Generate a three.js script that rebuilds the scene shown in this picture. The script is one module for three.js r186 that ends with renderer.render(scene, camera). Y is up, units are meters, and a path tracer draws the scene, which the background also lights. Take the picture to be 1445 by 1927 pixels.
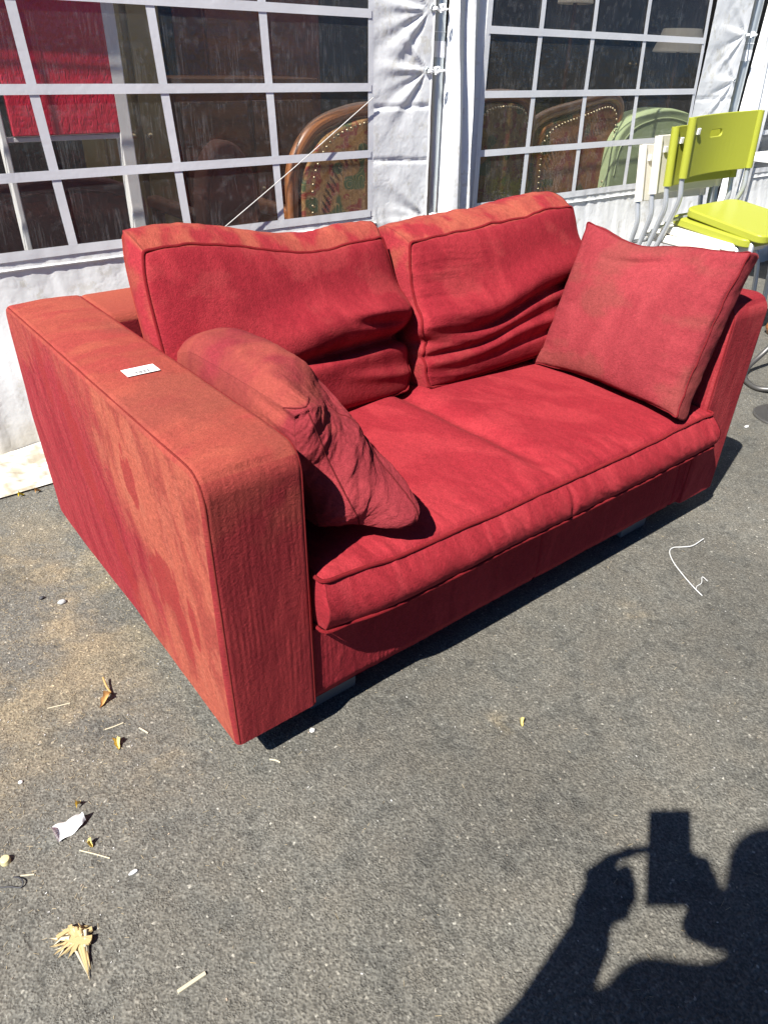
import * as THREE from 'three';
import { Sky } from 'three/addons/objects/Sky.js';
import { ImprovedNoise } from 'three/addons/math/ImprovedNoise.js';
import { MarchingCubes } from 'three/addons/objects/MarchingCubes.js';
import { mergeGeometries } from 'three/addons/utils/BufferGeometryUtils.js';
import { RoundedBoxGeometry } from 'three/addons/geometries/RoundedBoxGeometry.js';

// ---------------------------------------------------------------- camera, sky, sun, exposure
const scene = new THREE.Scene();
const camera = new THREE.PerspectiveCamera(71.12, 767 / 1024, 0.02, 300);
camera.position.set(-0.343, 1.137, 0.826);
camera.rotation.order = 'YXZ';
camera.rotation.set(-0.566, -0.679, 0.022);
camera.updateMatrixWorld(true);

const SUN = new THREE.Vector3(0.615, -0.766, -0.19).normalize();      // the way the sunlight travels
const sky = new Sky();
sky.name = 'sky';
sky.scale.setScalar(200);
sky.userData.kind = 'structure';
const su = sky.material.uniforms;
su.sunPosition.value.copy(SUN).multiplyScalar(-1);
su.turbidity.value = 5; su.rayleigh.value = 0.32; su.mieCoefficient.value = 0.004;
if (su.cloudCoverage) su.cloudCoverage.value = 0;
scene.add(sky);
scene.environmentIntensity = 0.1;

const sun = new THREE.DirectionalLight(new THREE.Color(1.0, 0.955, 0.88), 5);
sun.position.copy(SUN).multiplyScalar(-12).add(new THREE.Vector3(0.8, 0, -0.5));
sun.target.position.set(0.8, 0, -0.5);
sun.castShadow = true;
sun.shadow.mapSize.set(4096, 4096);
Object.assign(sun.shadow.camera, { left: -6, right: 6, top: 6, bottom: -6, near: 1, far: 30 });
scene.add(sun, sun.target);
const renderer = new THREE.WebGLRenderer({ antialias: true });
renderer.toneMapping = THREE.LinearToneMapping;
renderer.toneMappingExposure = 2.3;
renderer.shadowMap.enabled = true;

// ---------------------------------------------------------------- small tools
const { sin, cos, abs, min, max, PI, sqrt, exp, floor, pow, hypot } = Math;
function mulberry(a) { return () => { a |= 0; a = a + 0x6D2B79F5 | 0; let t = Math.imul(a ^ a >>> 15, 1 | a); t = t + Math.imul(t ^ t >>> 7, 61 | t) ^ t; return ((t ^ t >>> 14) >>> 0) / 4294967296; }; }
// ImprovedNoise is deterministic; offsets stand for seeds
const perlin = new ImprovedNoise();
const ns = (x, y, z = 0) => perlin.noise(x, y, z);
function fbm(x, y, z = 0, o = 4) { let s = 0, a = 0.5, f = 1; for (let i = 0; i < o; i++) { s += a * ns(x * f + i * 17.3, y * f - i * 9.1, z * f + i * 3.7); a *= 0.5; f *= 2.07; } return s; }
const clamp = (x, a = 0, b = 1) => min(b, max(a, x));
const sstep = (a, b, x) => { const t = clamp((x - a) / (b - a)); return t * t * (3 - 2 * t); };
const mix = (a, b, t) => a + (b - a) * t;
const mix3 = (a, b, t) => [mix(a[0], b[0], t), mix(a[1], b[1], t), mix(a[2], b[2], t)];
const gs = (t, w) => exp(-(t / w) * (t / w));
const V = (x, y, z) => new THREE.Vector3(x, y, z);

// pixel of the photograph (1445 x 1927) -> point on a plane of the place
const FPX = 1347.8;
function rayOf(px, py) { return V((px - 722.5) / FPX, -(py - 963.5) / FPX, -1).normalize().applyQuaternion(camera.quaternion); }
function onY(px, py, y = 0) { const d = rayOf(px, py), t = (y - camera.position.y) / d.y; return camera.position.clone().addScaledVector(d, t); }
function onZ(px, py, z) { const d = rayOf(px, py), t = (z - camera.position.z) / d.z; return camera.position.clone().addScaledVector(d, t); }

const taken = {};
function numbered(n) { taken[n] = (taken[n] ?? -1) + 1; return taken[n] ? n + '_' + String(taken[n]).padStart(3, '0') : n; }
function tag(o, label, category, group) { o.userData.label = label; o.userData.category = category; if (group) o.userData.group = group; return o; }
function mesh(name, geo, mat, parent) {
  const m = new THREE.Mesh(geo, mat); m.name = parent ? name : numbered(name);
  m.castShadow = m.receiveShadow = true; (parent ?? scene).add(m); return m;
}
function thing(name, label, category, group) { const g = new THREE.Group(); g.name = numbered(name); scene.add(g); return tag(g, label, category, group); }
function structure(name, geo, mat) { const m = mesh(name, geo, mat); m.userData.kind = 'structure'; return m; }

// grids of points joined into one geometry with normals smoothed over shared points
// f(u, v) -> { p: [x,y,z], t: [u,v], c: [r,g,b] }
function patch(nu, nv, f) {
  const P = [], T = [], C = [], I = [];
  for (let j = 0; j <= nv; j++) for (let i = 0; i <= nu; i++) {
    const r = f(i / nu, j / nv); P.push(...r.p); T.push(...(r.t ?? [i / nu, j / nv])); C.push(...(r.c ?? [1, 1, 1]));
  }
  for (let j = 0; j < nv; j++) for (let i = 0; i < nu; i++) { const a = j * (nu + 1) + i, b = a + 1, c = a + nu + 1, d = c + 1; I.push(a, b, d, a, d, c); }
  return { P, T, C, I };
}
function weld(patches, matrix) {
  const P = [], T = [], C = [], I = [];
  for (const q of patches) { const o = P.length / 3; for (const x of q.P) P.push(x); for (const x of q.T) T.push(x); for (const x of q.C) C.push(x); for (const x of q.I) I.push(x + o); }
  const n = P.length / 3, id = new Int32Array(n), map = new Map(); let k = 0;
  for (let i = 0; i < n; i++) { const key = Math.round(P[3 * i] * 2e4) + ',' + Math.round(P[3 * i + 1] * 2e4) + ',' + Math.round(P[3 * i + 2] * 2e4); let v = map.get(key); if (v === undefined) map.set(key, v = k++); id[i] = v; }
  const N = new Float64Array(k * 3), a = V(), b = V(), c = V();
  // patches may be wound either way: orient every patch alike by its first use of a shared point is overkill; flip against the outward direction from the centre
  let cx = 0, cy = 0, cz = 0; for (let i = 0; i < n; i++) { cx += P[3 * i] / n; cy += P[3 * i + 1] / n; cz += P[3 * i + 2] / n; }
  let at = 0;
  for (const q of patches) {
    let sgn = 0; const len = q.I.length, tri = [];
    for (let t = 0; t < len; t += 3) {
      const [i, j, m] = [I[at + t], I[at + t + 1], I[at + t + 2]];
      a.set(P[3 * i], P[3 * i + 1], P[3 * i + 2]); b.set(P[3 * j], P[3 * j + 1], P[3 * j + 2]).sub(a); c.set(P[3 * m], P[3 * m + 1], P[3 * m + 2]).sub(a); b.cross(c);
      sgn += b.x * (a.x - cx) + b.y * (a.y - cy) + b.z * (a.z - cz); tri.push(b.x, b.y, b.z);
    }
    const s = q.open || sgn >= 0 ? 1 : -1;
    for (let t = 0; t < len; t += 3) {
      if (s < 0) { const x = I[at + t + 1]; I[at + t + 1] = I[at + t + 2]; I[at + t + 2] = x; }
      for (let m = 0; m < 3; m++) { const v = id[I[at + t + m]] * 3; N[v] += s * tri[t]; N[v + 1] += s * tri[t + 1]; N[v + 2] += s * tri[t + 2]; }
    }
    at += len;
  }
  const NN = new Float32Array(n * 3);
  for (let i = 0; i < n; i++) { const v = id[i] * 3, l = hypot(N[v], N[v + 1], N[v + 2]) || 1; NN[3 * i] = N[v] / l; NN[3 * i + 1] = N[v + 1] / l; NN[3 * i + 2] = N[v + 2] / l; }
  const g = new THREE.BufferGeometry();
  g.setAttribute('position', new THREE.Float32BufferAttribute(P, 3)); g.setAttribute('normal', new THREE.BufferAttribute(NN, 3));
  g.setAttribute('uv', new THREE.Float32BufferAttribute(T, 2)); g.setAttribute('color', new THREE.Float32BufferAttribute(C, 3)); g.setIndex(I);
  if (matrix) { g.applyMatrix4(matrix); if (matrix.determinant() < 0) for (let i = 0; i < I.length; i += 3) { const t = g.index.array[i + 1]; g.index.array[i + 1] = g.index.array[i + 2]; g.index.array[i + 2] = t; } }
  return g;
}
function tint(g, c) { const n = g.attributes.position.count, a = new Float32Array(n * 3); for (let i = 0; i < n; i++) a.set(c, 3 * i); g.setAttribute('color', new THREE.BufferAttribute(a, 3)); return g; }
function tube(pts, r, seg = 40, rad = 8, closed = false) { return new THREE.TubeGeometry(new THREE.CatmullRomCurve3(pts.map((p) => p.isVector3 ? p : V(...p)), closed, 'centripetal'), seg, r, rad, closed); }
function bar(a, b, r, rad = 8) { return new THREE.TubeGeometry(new THREE.LineCurve3(V(...a), V(...b)), 1, r, rad, false); }
function boxAt(w, h, d, x, y, z, r = 0.004) { const g = r > 0 ? new RoundedBoxGeometry(w, h, d, 2, r) : new THREE.BoxGeometry(w, h, d); g.translate(x, y, z); return g; }
function merge(list) { return mergeGeometries(list.map((g) => { const q = g.index ? g.toNonIndexed() : g; for (const k of Object.keys(q.attributes)) if (!['position', 'normal', 'uv'].includes(k)) q.deleteAttribute(k); return q; })); }

// textures computed texel by texel
function texture(size, f, srgb, sy = size) {
  const d = new Uint8Array(size * sy * 4);
  for (let y = 0; y < sy; y++) for (let x = 0; x < size; x++) { const c = f(x / size, y / sy, x, y), o = (y * size + x) * 4; for (let k = 0; k < 3; k++) d[o + k] = clamp(typeof c === 'number' ? c : c[k]) * 255; d[o + 3] = 255; }
  const t = new THREE.DataTexture(d, size, sy); t.wrapS = t.wrapT = THREE.RepeatWrapping; t.magFilter = THREE.LinearFilter; t.minFilter = THREE.LinearMipmapLinearFilter; t.generateMipmaps = true;
  if (srgb) t.colorSpace = THREE.SRGBColorSpace; t.needsUpdate = true; return t;
}
function rep(t, x, y = x) { const c = t.clone(); c.repeat.set(x, y); c.needsUpdate = true; return c; }
// value noise that tiles with period n (cells across the texture)
function tiler(n, seed) { const R = mulberry(seed), g = new Float32Array(n * n).map(() => R()); return (u, v) => { const x = u * n, y = v * n, i = floor(x), j = floor(y), s = x - i, t = y - j, a = s * s * (3 - 2 * s), b = t * t * (3 - 2 * t), q = (p, r) => g[((r % n + n) % n) * n + ((p % n + n) % n)]; return mix(mix(q(i, j), q(i + 1, j), a), mix(q(i, j + 1), q(i + 1, j + 1), a), b); }; }
const toS = (x) => x <= 0.0031308 ? 12.92 * x : 1.055 * pow(x, 1 / 2.4) - 0.055;

// ---------------------------------------------------------------- ground: worn asphalt
const TILE = 1.55;                                                     // metres covered by one asphalt texture
function asphaltMaps() {
  const S = 2048, n = 410, R = mulberry(7), px = new Float32Array(n * n), py = new Float32Array(n * n), tone = new Float32Array(n * n), hgt = new Float32Array(n * n);
  for (let i = 0; i < n * n; i++) { px[i] = R(); py[i] = R(); const k = R(); tone[i] = k < 0.005 ? 1.8 + R() * 1.4 : k < 0.08 ? 1.2 + R() * 0.4 : 0.8 + R() * 0.36; hgt[i] = 0.45 + 0.55 * R(); }
  const n1 = tiler(37, 3), n2 = tiler(9, 4), n3 = tiler(110, 5), n4 = tiler(600, 6), n5 = tiler(900, 8);
  const col = new Uint8Array(S * S * 4), bmp = new Uint8Array(S * S * 4);
  for (let y = 0; y < S; y++) for (let x = 0; x < S; x++) {
    const u = x / S, v = y / S, wx = (n3(u, v) - 0.5) * 0.9, wy = (n3(v, u) - 0.5) * 0.9, gx = u * n + wx, gy = v * n + wy, ix = floor(gx), iy = floor(gy);
    let d1 = 9, d2 = 9, w = 0;
    for (let j = -1; j <= 1; j++) for (let i = -1; i <= 1; i++) { const c = ((iy + j + n) % n) * n + ((ix + i + n) % n), dx = ix + i + px[c] - gx, dy = iy + j + py[c] - gy, d = dx * dx + dy * dy; if (d < d1) { d2 = d1; d1 = d; w = c; } else if (d < d2) d2 = d; }
    const e = sqrt(d2) - sqrt(d1), g = mix(1, sstep(0.0, 0.30, e), 0.10 + 0.55 * sstep(0.45, 0.8, n3(v + 0.2, u + 0.6))), big = n2(u, v), mid = n1(u, v), fine = n4(u, v), grit = n5(u, v);
    const pit = sstep(0.40, 0.20, mid * 0.5 + n3(u + 0.31, v + 0.7) * 0.5) ;
    let a = 0.097 * (0.70 + 0.30 * g) * tone[w] * (0.55 + 0.90 * fine) * (0.9 + 0.2 * big);
    a *= mix(1, 0.78, pit); if (grit > 0.93) a *= 1.5;
    const warm = 1 + 0.05 * (mid - 0.4), o = (y * S + x) * 4;
    col[o] = 255 * clamp(toS(a * warm * 1.06)); col[o + 1] = 255 * clamp(toS(a * 1.01)); col[o + 2] = 255 * clamp(toS(a * 0.86 / warm)); col[o + 3] = 255;
    const h = g * (0.12 + 0.30 * hgt[w]) + 0.34 * fine + 0.12 * n3(u + 0.5, v + 0.1) + 0.12 * mid - 0.22 * pit; bmp[o] = bmp[o + 1] = bmp[o + 2] = 255 * clamp(h); bmp[o + 3] = 255;
  }
  const mk = (d, s) => { const t = new THREE.DataTexture(d, S, S); t.wrapS = t.wrapT = THREE.RepeatWrapping; t.magFilter = THREE.LinearFilter; t.minFilter = THREE.LinearMipmapLinearFilter; t.generateMipmaps = true; if (s) t.colorSpace = THREE.SRGBColorSpace; t.needsUpdate = true; return t; };
  return [mk(col, true), mk(bmp, false)];
}
{
  const [map, bump] = asphaltMaps();
  const mat = new THREE.MeshStandardMaterial({ map, bumpMap: bump, bumpScale: 0.0042, roughness: 0.86, vertexColors: true });
  const line = (a, b, n, lo, hi) => { const r = []; for (let i = 0; i <= n; i++) r.push(a + (b - a) * i / n); for (let k = 1; k <= 14; k++) { r.push(b + (hi - b) * (k / 14) ** 2.5); r.unshift(a + (lo - a) * (k / 14) ** 2.5); } return r; };
  const xs = line(-1.2, 3.2, 300, -90, 90), zs = line(-2.2, 0.9, 240, -90, 90);
  const g = weld([{ ...patch(xs.length - 1, zs.length - 1, (u, v) => {
    const x = xs[Math.round(u * (xs.length - 1))], z = zs[Math.round(v * (zs.length - 1))];
    // trodden straw dust lies beside the sofa's left end; a few pale spots elsewhere
    const near = sstep(0.66, 0.1, hypot((x + 0.28) / 1.0, (z + 0.70) / 1.05));
    const d = clamp(near * sstep(-0.20, 0.26, fbm(x * 6, z * 6, 3, 5) + 0.35 * fbm(x * 45, z * 45, 1, 2)) * 1.3);
    const spots = 0.7 * gs(hypot(x - 0.47, z - 0.20), 0.03) + 0.5 * gs(hypot(x - 0.98, z - 0.16), 0.04) + 0.35 * gs(hypot(x + 0.12, z + 0.12), 0.08);
    const m = clamp(d * 0.8 + spots * sstep(-0.2, 0.2, fbm(x * 30, z * 30, 1)));
    const tone = 1 + 0.34 * fbm(x * 1.6, z * 1.6, 9, 5) + 0.10 * fbm(x * 0.5, z * 0.5, 4, 2);
    const c = mix3([tone, tone, tone], [1.9, 1.62, 1.22], m);
    return { p: [x, 0, z], t: [x / TILE + 0.013 * sin(z * 0.7), -z / TILE], c };
  }), open: true }]);
  // wound so that it faces up
  for (let i = 0; i < g.attributes.normal.count; i++) g.attributes.normal.setXYZ(i, 0, 1, 0);
  const idx = g.index.array; for (let i = 0; i < idx.length; i += 3) { const t = idx[i + 1]; idx[i + 1] = idx[i + 2]; idx[i + 2] = t; }
  structure('asphalt_ground', g, mat);
}

// ---------------------------------------------------------------- suede of the sofa
const napBump = (() => { const a = tiler(256, 21), b = tiler(90, 22), c = tiler(30, 23); return texture(1024, (u, v) => 0.45 * a(u, v) + 0.3 * b(u, v) + 0.25 * c(u, v)); })();
const napMap = (() => { const a = tiler(300, 31), b = tiler(70, 32), c = tiler(512, 33); return texture(1024, (u, v) => { const k = 0.80 + 0.26 * (a(u, v) - 0.5) + 0.16 * (b(u, v) - 0.5) + 0.34 * (c(u, v) - 0.5); return [k, k, k]; }, false); })();
const suede = new THREE.MeshPhysicalMaterial({ vertexColors: true, roughness: 0.92, bumpMap: rep(napBump, 3), bumpScale: 0.0012, map: rep(napMap, 3), sheen: 0.35, sheenColor: new THREE.Color(0.55, 0.10, 0.09), sheenRoughness: 0.55, specularIntensity: 0.25 });
suede.name = 'suede';
const RED = [0.305, 0.027, 0.036], DEEP = [0.225, 0.0145, 0.023], ORANGE = [0.385, 0.090, 0.056], RUST = [0.30, 0.056, 0.041], DIRT = [0.225, 0.054, 0.039];
// brushed nap: patches with ragged borders, drawn out along the way the pile was stroked
function nap(x, y, seed, stretch = 2.2) {
  const w = fbm(x * 6 + seed, y * 6, seed, 3) * 0.5;
  const a = fbm((x + w * 0.12) * 9 * stretch, (y + w * 0.12) * 9 / stretch, seed + 4, 4);
  const b = fbm(x * 4.2, y * 4.2, seed + 8, 3);
  return sstep(-0.10, 0.16, a * 0.7 + b * 0.75) * 0.75 + 0.25 * sstep(-0.35, 0.35, fbm(x * 70, y * 28, seed + 2, 3));
}
function dyed(lo, hi, t) { return mix3(lo, hi, clamp(t)); }

const sofa = thing('sofa', 'red suede two-seat sofa with sun-faded orange arm and barcode sticker', 'sofa');
const LEN = 1.57, DEP = 1.0, AH = 0.642, BH = 0.085, AT = 0.17;

// An arm: profile in (z, y) swept across x, two side panels, rounded upper front edge
function armGeometry(colour, lean, seed, fine) {
  const r0 = 0.010, rf = 0.044, rb = 0.028;
  const prof = [];                                                    // outline from lower front over the top to lower back: z, y, outward normal
  const N1 = 96, NA = 22, N2 = 150, NB = 10, N3 = 40;
  for (let i = 0; i < N1; i++) prof.push([0, mix(BH, AH - rf, i / N1), 1, 0]);
  for (let i = 0; i < NA; i++) { const t = i / NA * PI / 2; prof.push([-rf + rf * cos(t), AH - rf + rf * sin(t), cos(t), sin(t)]); }
  for (let i = 0; i < N2; i++) prof.push([mix(-rf, -DEP + rb, i / N2), AH, 0, 1]);
  for (let i = 0; i < NB; i++) { const t = PI / 2 + i / NB * PI / 2; prof.push([-DEP + rb + rb * cos(t), AH - rb + rb * sin(t), cos(t), sin(t)]); }
  for (let i = 0; i <= N3; i++) prof.push([-DEP, mix(AH - rb, BH, i / N3), -1, 0]);
  const np = prof.length - 1;
  // fractions across: three rows for each rounded side edge, then the width at about 2 mm
  const across = [[0, 1], [0.15, 0.47], [0.5, 0.13], [1, 0]];          // [x / r0, inset / r0]
  const cols = [...across.map(([a, b]) => [a * r0, b * r0])];
  const NW = 72; for (let i = 1; i < NW; i++) cols.push([mix(r0, AT - r0, i / NW), 0]);
  for (const [a, b] of across.slice().reverse()) cols.push([AT - a * r0, b * r0]);
  const shape = (x, y, z) => {                                         // upholstery is never quite flat
    const puff = 0.006 * fbm(z * 3, y * 3, seed + 30, 3);
    const f = clamp((y - BH) / (AH - BH));
    const nearFront = sstep(-0.05, 0, z), top = sstep(AH - 0.01, AH, y);
    let dz = 0, dy = 0;
    if (z > -0.08) {                                                   // crinkled upright pile of the front panel
      const w = x * 640 + 5 * fbm(x * 20, y * 5, seed, 3);
      dz = nearFront * sstep(0, 0.02, x) * sstep(AT, AT - 0.02, x) * (0.00028 * sin(w) * sstep(-0.15, 0.25, fbm(x * 9, y * 5, seed + 6, 2)) + 0.0022 * fbm(x * 10, y * 5, seed + 1, 2) + 0.0010 * fbm(x * 90, y * 16, seed + 3, 2));
      dy = 0;
    }
    if (y > AH - 0.012) dy = 0.004 * fbm(z * 9, x * 9, seed + 11, 3) + 0.0045 * sin(PI * clamp(x / AT)) ;
    const side = sstep(0.006, 0.0, x) * -1 + sstep(AT - 0.006, AT, x);
    return [x + puff * side + lean * f + side * 0.004 * sin(PI * f), y + dy, z + dz];
  };
  const strip = patch(np, cols.length - 1, (u, v) => {
    const [z, y, nz, ny] = prof[Math.round(u * np)], [x, inset] = cols[Math.round(v * (cols.length - 1))];
    const P = shape(x, y - ny * inset, z - nz * inset);
    const s = u * 2.1; return { p: P, t: [x, s], c: colour(ny > 0.6 ? 'top' : nz > 0.1 ? 'front' : nz < -0.1 ? 'back' : 'top', x, y, z) };
  });
  const top = (z) => { const zf = -r0, zb = -DEP + r0, R1 = rf - r0, R2 = rb - r0; if (z > zf - R1) { const q = z - (zf - R1); return AH - rf + sqrt(max(0, R1 * R1 - q * q)); } if (z < zb + R2) { const q = (zb + R2) - z; return AH - rb + sqrt(max(0, R2 * R2 - q * q)); } return AH - r0; };
  const cap = (x) => patch(fine && x === 0 ? 340 : 120, fine && x === 0 ? 190 : 70, (u, v) => {
    // denser towards the rounded front
    const z0 = -r0 - (DEP - 2 * r0) * (u < 0.12 ? (1 - cos(u / 0.12 * PI / 2)) * (rf - r0) / (DEP - 2 * r0) : (rf - r0) / (DEP - 2 * r0) + (u - 0.12) / 0.88 * (1 - (rf - r0) / (DEP - 2 * r0)));
    const y = mix(BH, top(z0), v); return { p: shape(x, y, z0), t: [z0, y], c: colour(x < AT / 2 ? 'left' : 'right', x, y, z0) };
  });
  return weld([strip, cap(0), cap(AT)]);
}
function leftArmColour(face, x, y, z) {
  if (face === 'left') {                                               // the outer side, bleached towards its front, stroked pile further back
    // the pile is warped into swirls before it is drawn out along the stroke
    const wz = z + 0.035 * fbm(z * 7, y * 7, 31, 3), wy = y + 0.035 * fbm(z * 7, y * 7, 47, 3), st = wz + wy * 0.28;
    const w = fbm(z * 5, y * 5, 61, 4), edge = mix(-0.36, -0.52, sstep(0.3, 0.6, y)) + 0.34 * w + 0.12 * fbm(st * 24, wy * 5, 13, 4);
    let f = sstep(edge - 0.10, edge + 0.12, z);
    f = max(f, 0.5 * sstep(0.52, 0.63, y + 0.25 * w + 0.1 * fbm(st * 30, wy * 6, 3, 3)));
    const streak = sstep(-0.05, 0.20, fbm(st * 15, wy * 2.6, 71, 5) + 0.25 * fbm(z * 5, y * 3, 5, 2));
    const strokes = sstep(0.0, 0.16, fbm((wz + wy * 0.35) * 60, wy * 7, 83, 4));
    const grain = 0.9 + 0.5 * fbm(z * 130, y * 130, 23, 2);
    let c = mix3(RED, DEEP, 0.8 * streak * (1 - f)); c = mix3(c, [0.36, 0.050, 0.052], 0.45 * strokes * (1 - f));
    const org = mix3(mix3([0.43, 0.108, 0.066], RUST, 0.85 * sstep(-0.06, 0.18, fbm(st * 13, wy * 5, 44, 5))), [0.47, 0.14, 0.085], 0.5 * sstep(0.02, 0.2, fbm(st * 34, wy * 9, 9, 4)));
    c = mix3(c, org, f * 0.9).map((q) => q * grain);
    // palm-sized marks where the pile lies the other way
    for (const [mz, my, rz, ry, a] of [[-0.215, 0.325, 0.062, 0.068, -0.15], [-0.165, 0.250, 0.030, 0.080, 0.1], [-0.105, 0.30, 0.016, 0.06, 0.1], [-0.30, 0.50, 0.026, 0.055, 0.2], [-0.77, 0.555, 0.030, 0.075, 0.25], [-0.60, 0.43, 0.045, 0.15, 0.3], [-0.47, 0.24, 0.04, 0.12, 0.35]]) {
      const q = hypot((z - mz + (y - my) * a) / rz, (y - my) / ry) + 0.75 * fbm(z * 44, y * 22, 19, 4);
      c = mix3(c, mix3([0.27, 0.024, 0.026], RUST, 0.30 * f), 0.9 * sstep(1.05, 0.88, q));
    }
    return c;
  }
  if (face === 'top') {                                                // sun-bleached, soiled by hands
    const n = fbm(x * 9, z * 16, 5, 4), m = nap(z, x, 12, 2.4);
    let c = mix3(RUST, [0.36, 0.082, 0.053], 0.7 * m);
    c = mix3(c, [0.30, 0.036, 0.038], 0.5 * sstep(0.0, 0.26, n + 0.35 * gs(z + 0.60, 0.14) - 0.08));
    c = mix3(c, DIRT, 0.55 * sstep(-0.04, 0.26, fbm(x * 7, z * 5, 29, 4) + 0.42 * gs(z + 0.26, 0.13) - 0.12));
    return c;
  }
  if (face === 'front') {
    const n = nap(x, y, 15, 3);
    return mix3(mix3([0.225, 0.021, 0.026], [0.28, 0.030, 0.033], n), RUST, 0.6 * sstep(0.50, 0.62, y + 0.28 * fbm(x * 12, y * 12, 4, 3)));
  }
  return mix3(DEEP, RED, nap(z, y, 9));
}
function rightArmColour(face, x, y, z) { return mix3([0.255, 0.019, 0.027], [0.345, 0.040, 0.045], face === 'front' ? nap(x, y, 35, 3) : face === 'top' ? nap(z, x, 37) : nap(z, y, 39)); }
const leftArm = mesh('arm', armGeometry(leftArmColour, -0.006, 3, true), suede, sofa);
leftArm.userData.label = 'sofa arm faded to orange on its top and outer side';
const rightArm = mesh('arm', armGeometry(rightArmColour, 0.022, 47), suede, sofa);
rightArm.position.x = LEN - AT - 0.006;
// sewn edge seams of the arms, thin cord with a stitched look
function seamOf(parent, x, lean, col) {
  const pts = []; const rf = 0.044;
  for (let i = 0; i <= 10; i++) pts.push([x + lean * (i / 10) * 0.88, mix(BH + 0.004, AH - rf, i / 10), -0.002]);
  for (let i = 1; i <= 6; i++) { const t = i / 6 * PI / 2; pts.push([x + lean, AH - rf + (rf - 0.002) * sin(t), -rf + (rf - 0.002) * cos(t)]); }
  for (let i = 1; i <= 12; i++) pts.push([x + lean, AH - 0.002, mix(-rf, -DEP + 0.03, i / 12)]);
  mesh('seam', tint(tube(pts, 0.0017, 160, 6), col), suede, parent);
}
seamOf(leftArm, 0.004, -0.006, [0.27, 0.035, 0.028]); seamOf(leftArm, AT - 0.004, -0.006, [0.26, 0.02, 0.022]);
seamOf(rightArm, 0.004, 0.022, [0.27, 0.02, 0.024]);

// base between the arms, its front panel crinkled like the arms
{
  const x0 = AT - 0.02, x1 = LEN - AT + 0.01, f = (face) => patch(face === 'front' ? 560 : 20, face === 'front' ? 34 : 16, (u, v) => {
    if (face === 'front') { const x = mix(x0, x1, u), y = mix(BH, 0.262, v); const w = x * 640 + 5 * fbm(x * 9, y * 6, 5, 3);
      const dz = 0.00035 * sin(w) * sstep(-0.2, 0.2, fbm(x * 5, y * 7, 8, 2)) + 0.0055 * fbm(x * 5, y * 6, 2, 3) + 0.0016 * fbm(x * 60, y * 20, 4, 2) - 0.004 * gs(x - 0.80, 0.004) - 0.004 * gs(x - 1.36, 0.004);
      return { p: [x, y, -0.008 + dz - 0.006 * sstep(0.02, 0, y - BH)], t: [x, y], c: mix3([0.24, 0.018, 0.026], [0.305, 0.027, 0.035], nap(x, y, 51, 3)) }; }
    if (face === 'bottom') return { p: [mix(x0, x1, u), BH, mix(-0.014, -DEP + 0.02, v)], c: DEEP };
    return { p: [mix(x0, x1, u), 0.262, mix(-0.008, -DEP + 0.02, v)], c: DEEP };
  });
  mesh('base', weld([f('front'), f('bottom'), f('top')]), suede, sofa);
}
// backrest between the arms
{
  const w = LEN - 2 * AT + 0.036, h = AH - BH, d = 0.212, nx = 120, nh = 50;
  const g = new RoundedBoxGeometry(w, h, d, 8, 0.024);
  g.translate(AT - 0.018 + w / 2, BH + h / 2 - 0.001, -DEP + 0.003 + d / 2);
  const p = g.attributes.position, C = [];
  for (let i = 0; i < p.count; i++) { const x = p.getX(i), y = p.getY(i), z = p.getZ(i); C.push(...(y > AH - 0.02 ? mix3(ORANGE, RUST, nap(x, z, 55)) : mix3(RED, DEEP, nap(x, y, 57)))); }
  g.setAttribute('color', new THREE.Float32BufferAttribute(C, 3));
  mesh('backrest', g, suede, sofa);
}
// block feet of brushed metal
const footMat = new THREE.MeshStandardMaterial({ color: new THREE.Color(0.13, 0.135, 0.14), roughness: 0.5, metalness: 0.2 });
for (const [x, z] of [[0.248, -0.084], [1.29, -0.084], [0.248, -0.90], [1.29, -0.90]]) mesh('foot', boxAt(0.115, BH - 0.002, 0.05, x, (BH - 0.002) / 2, z, 0.004), footMat, sofa);

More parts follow.
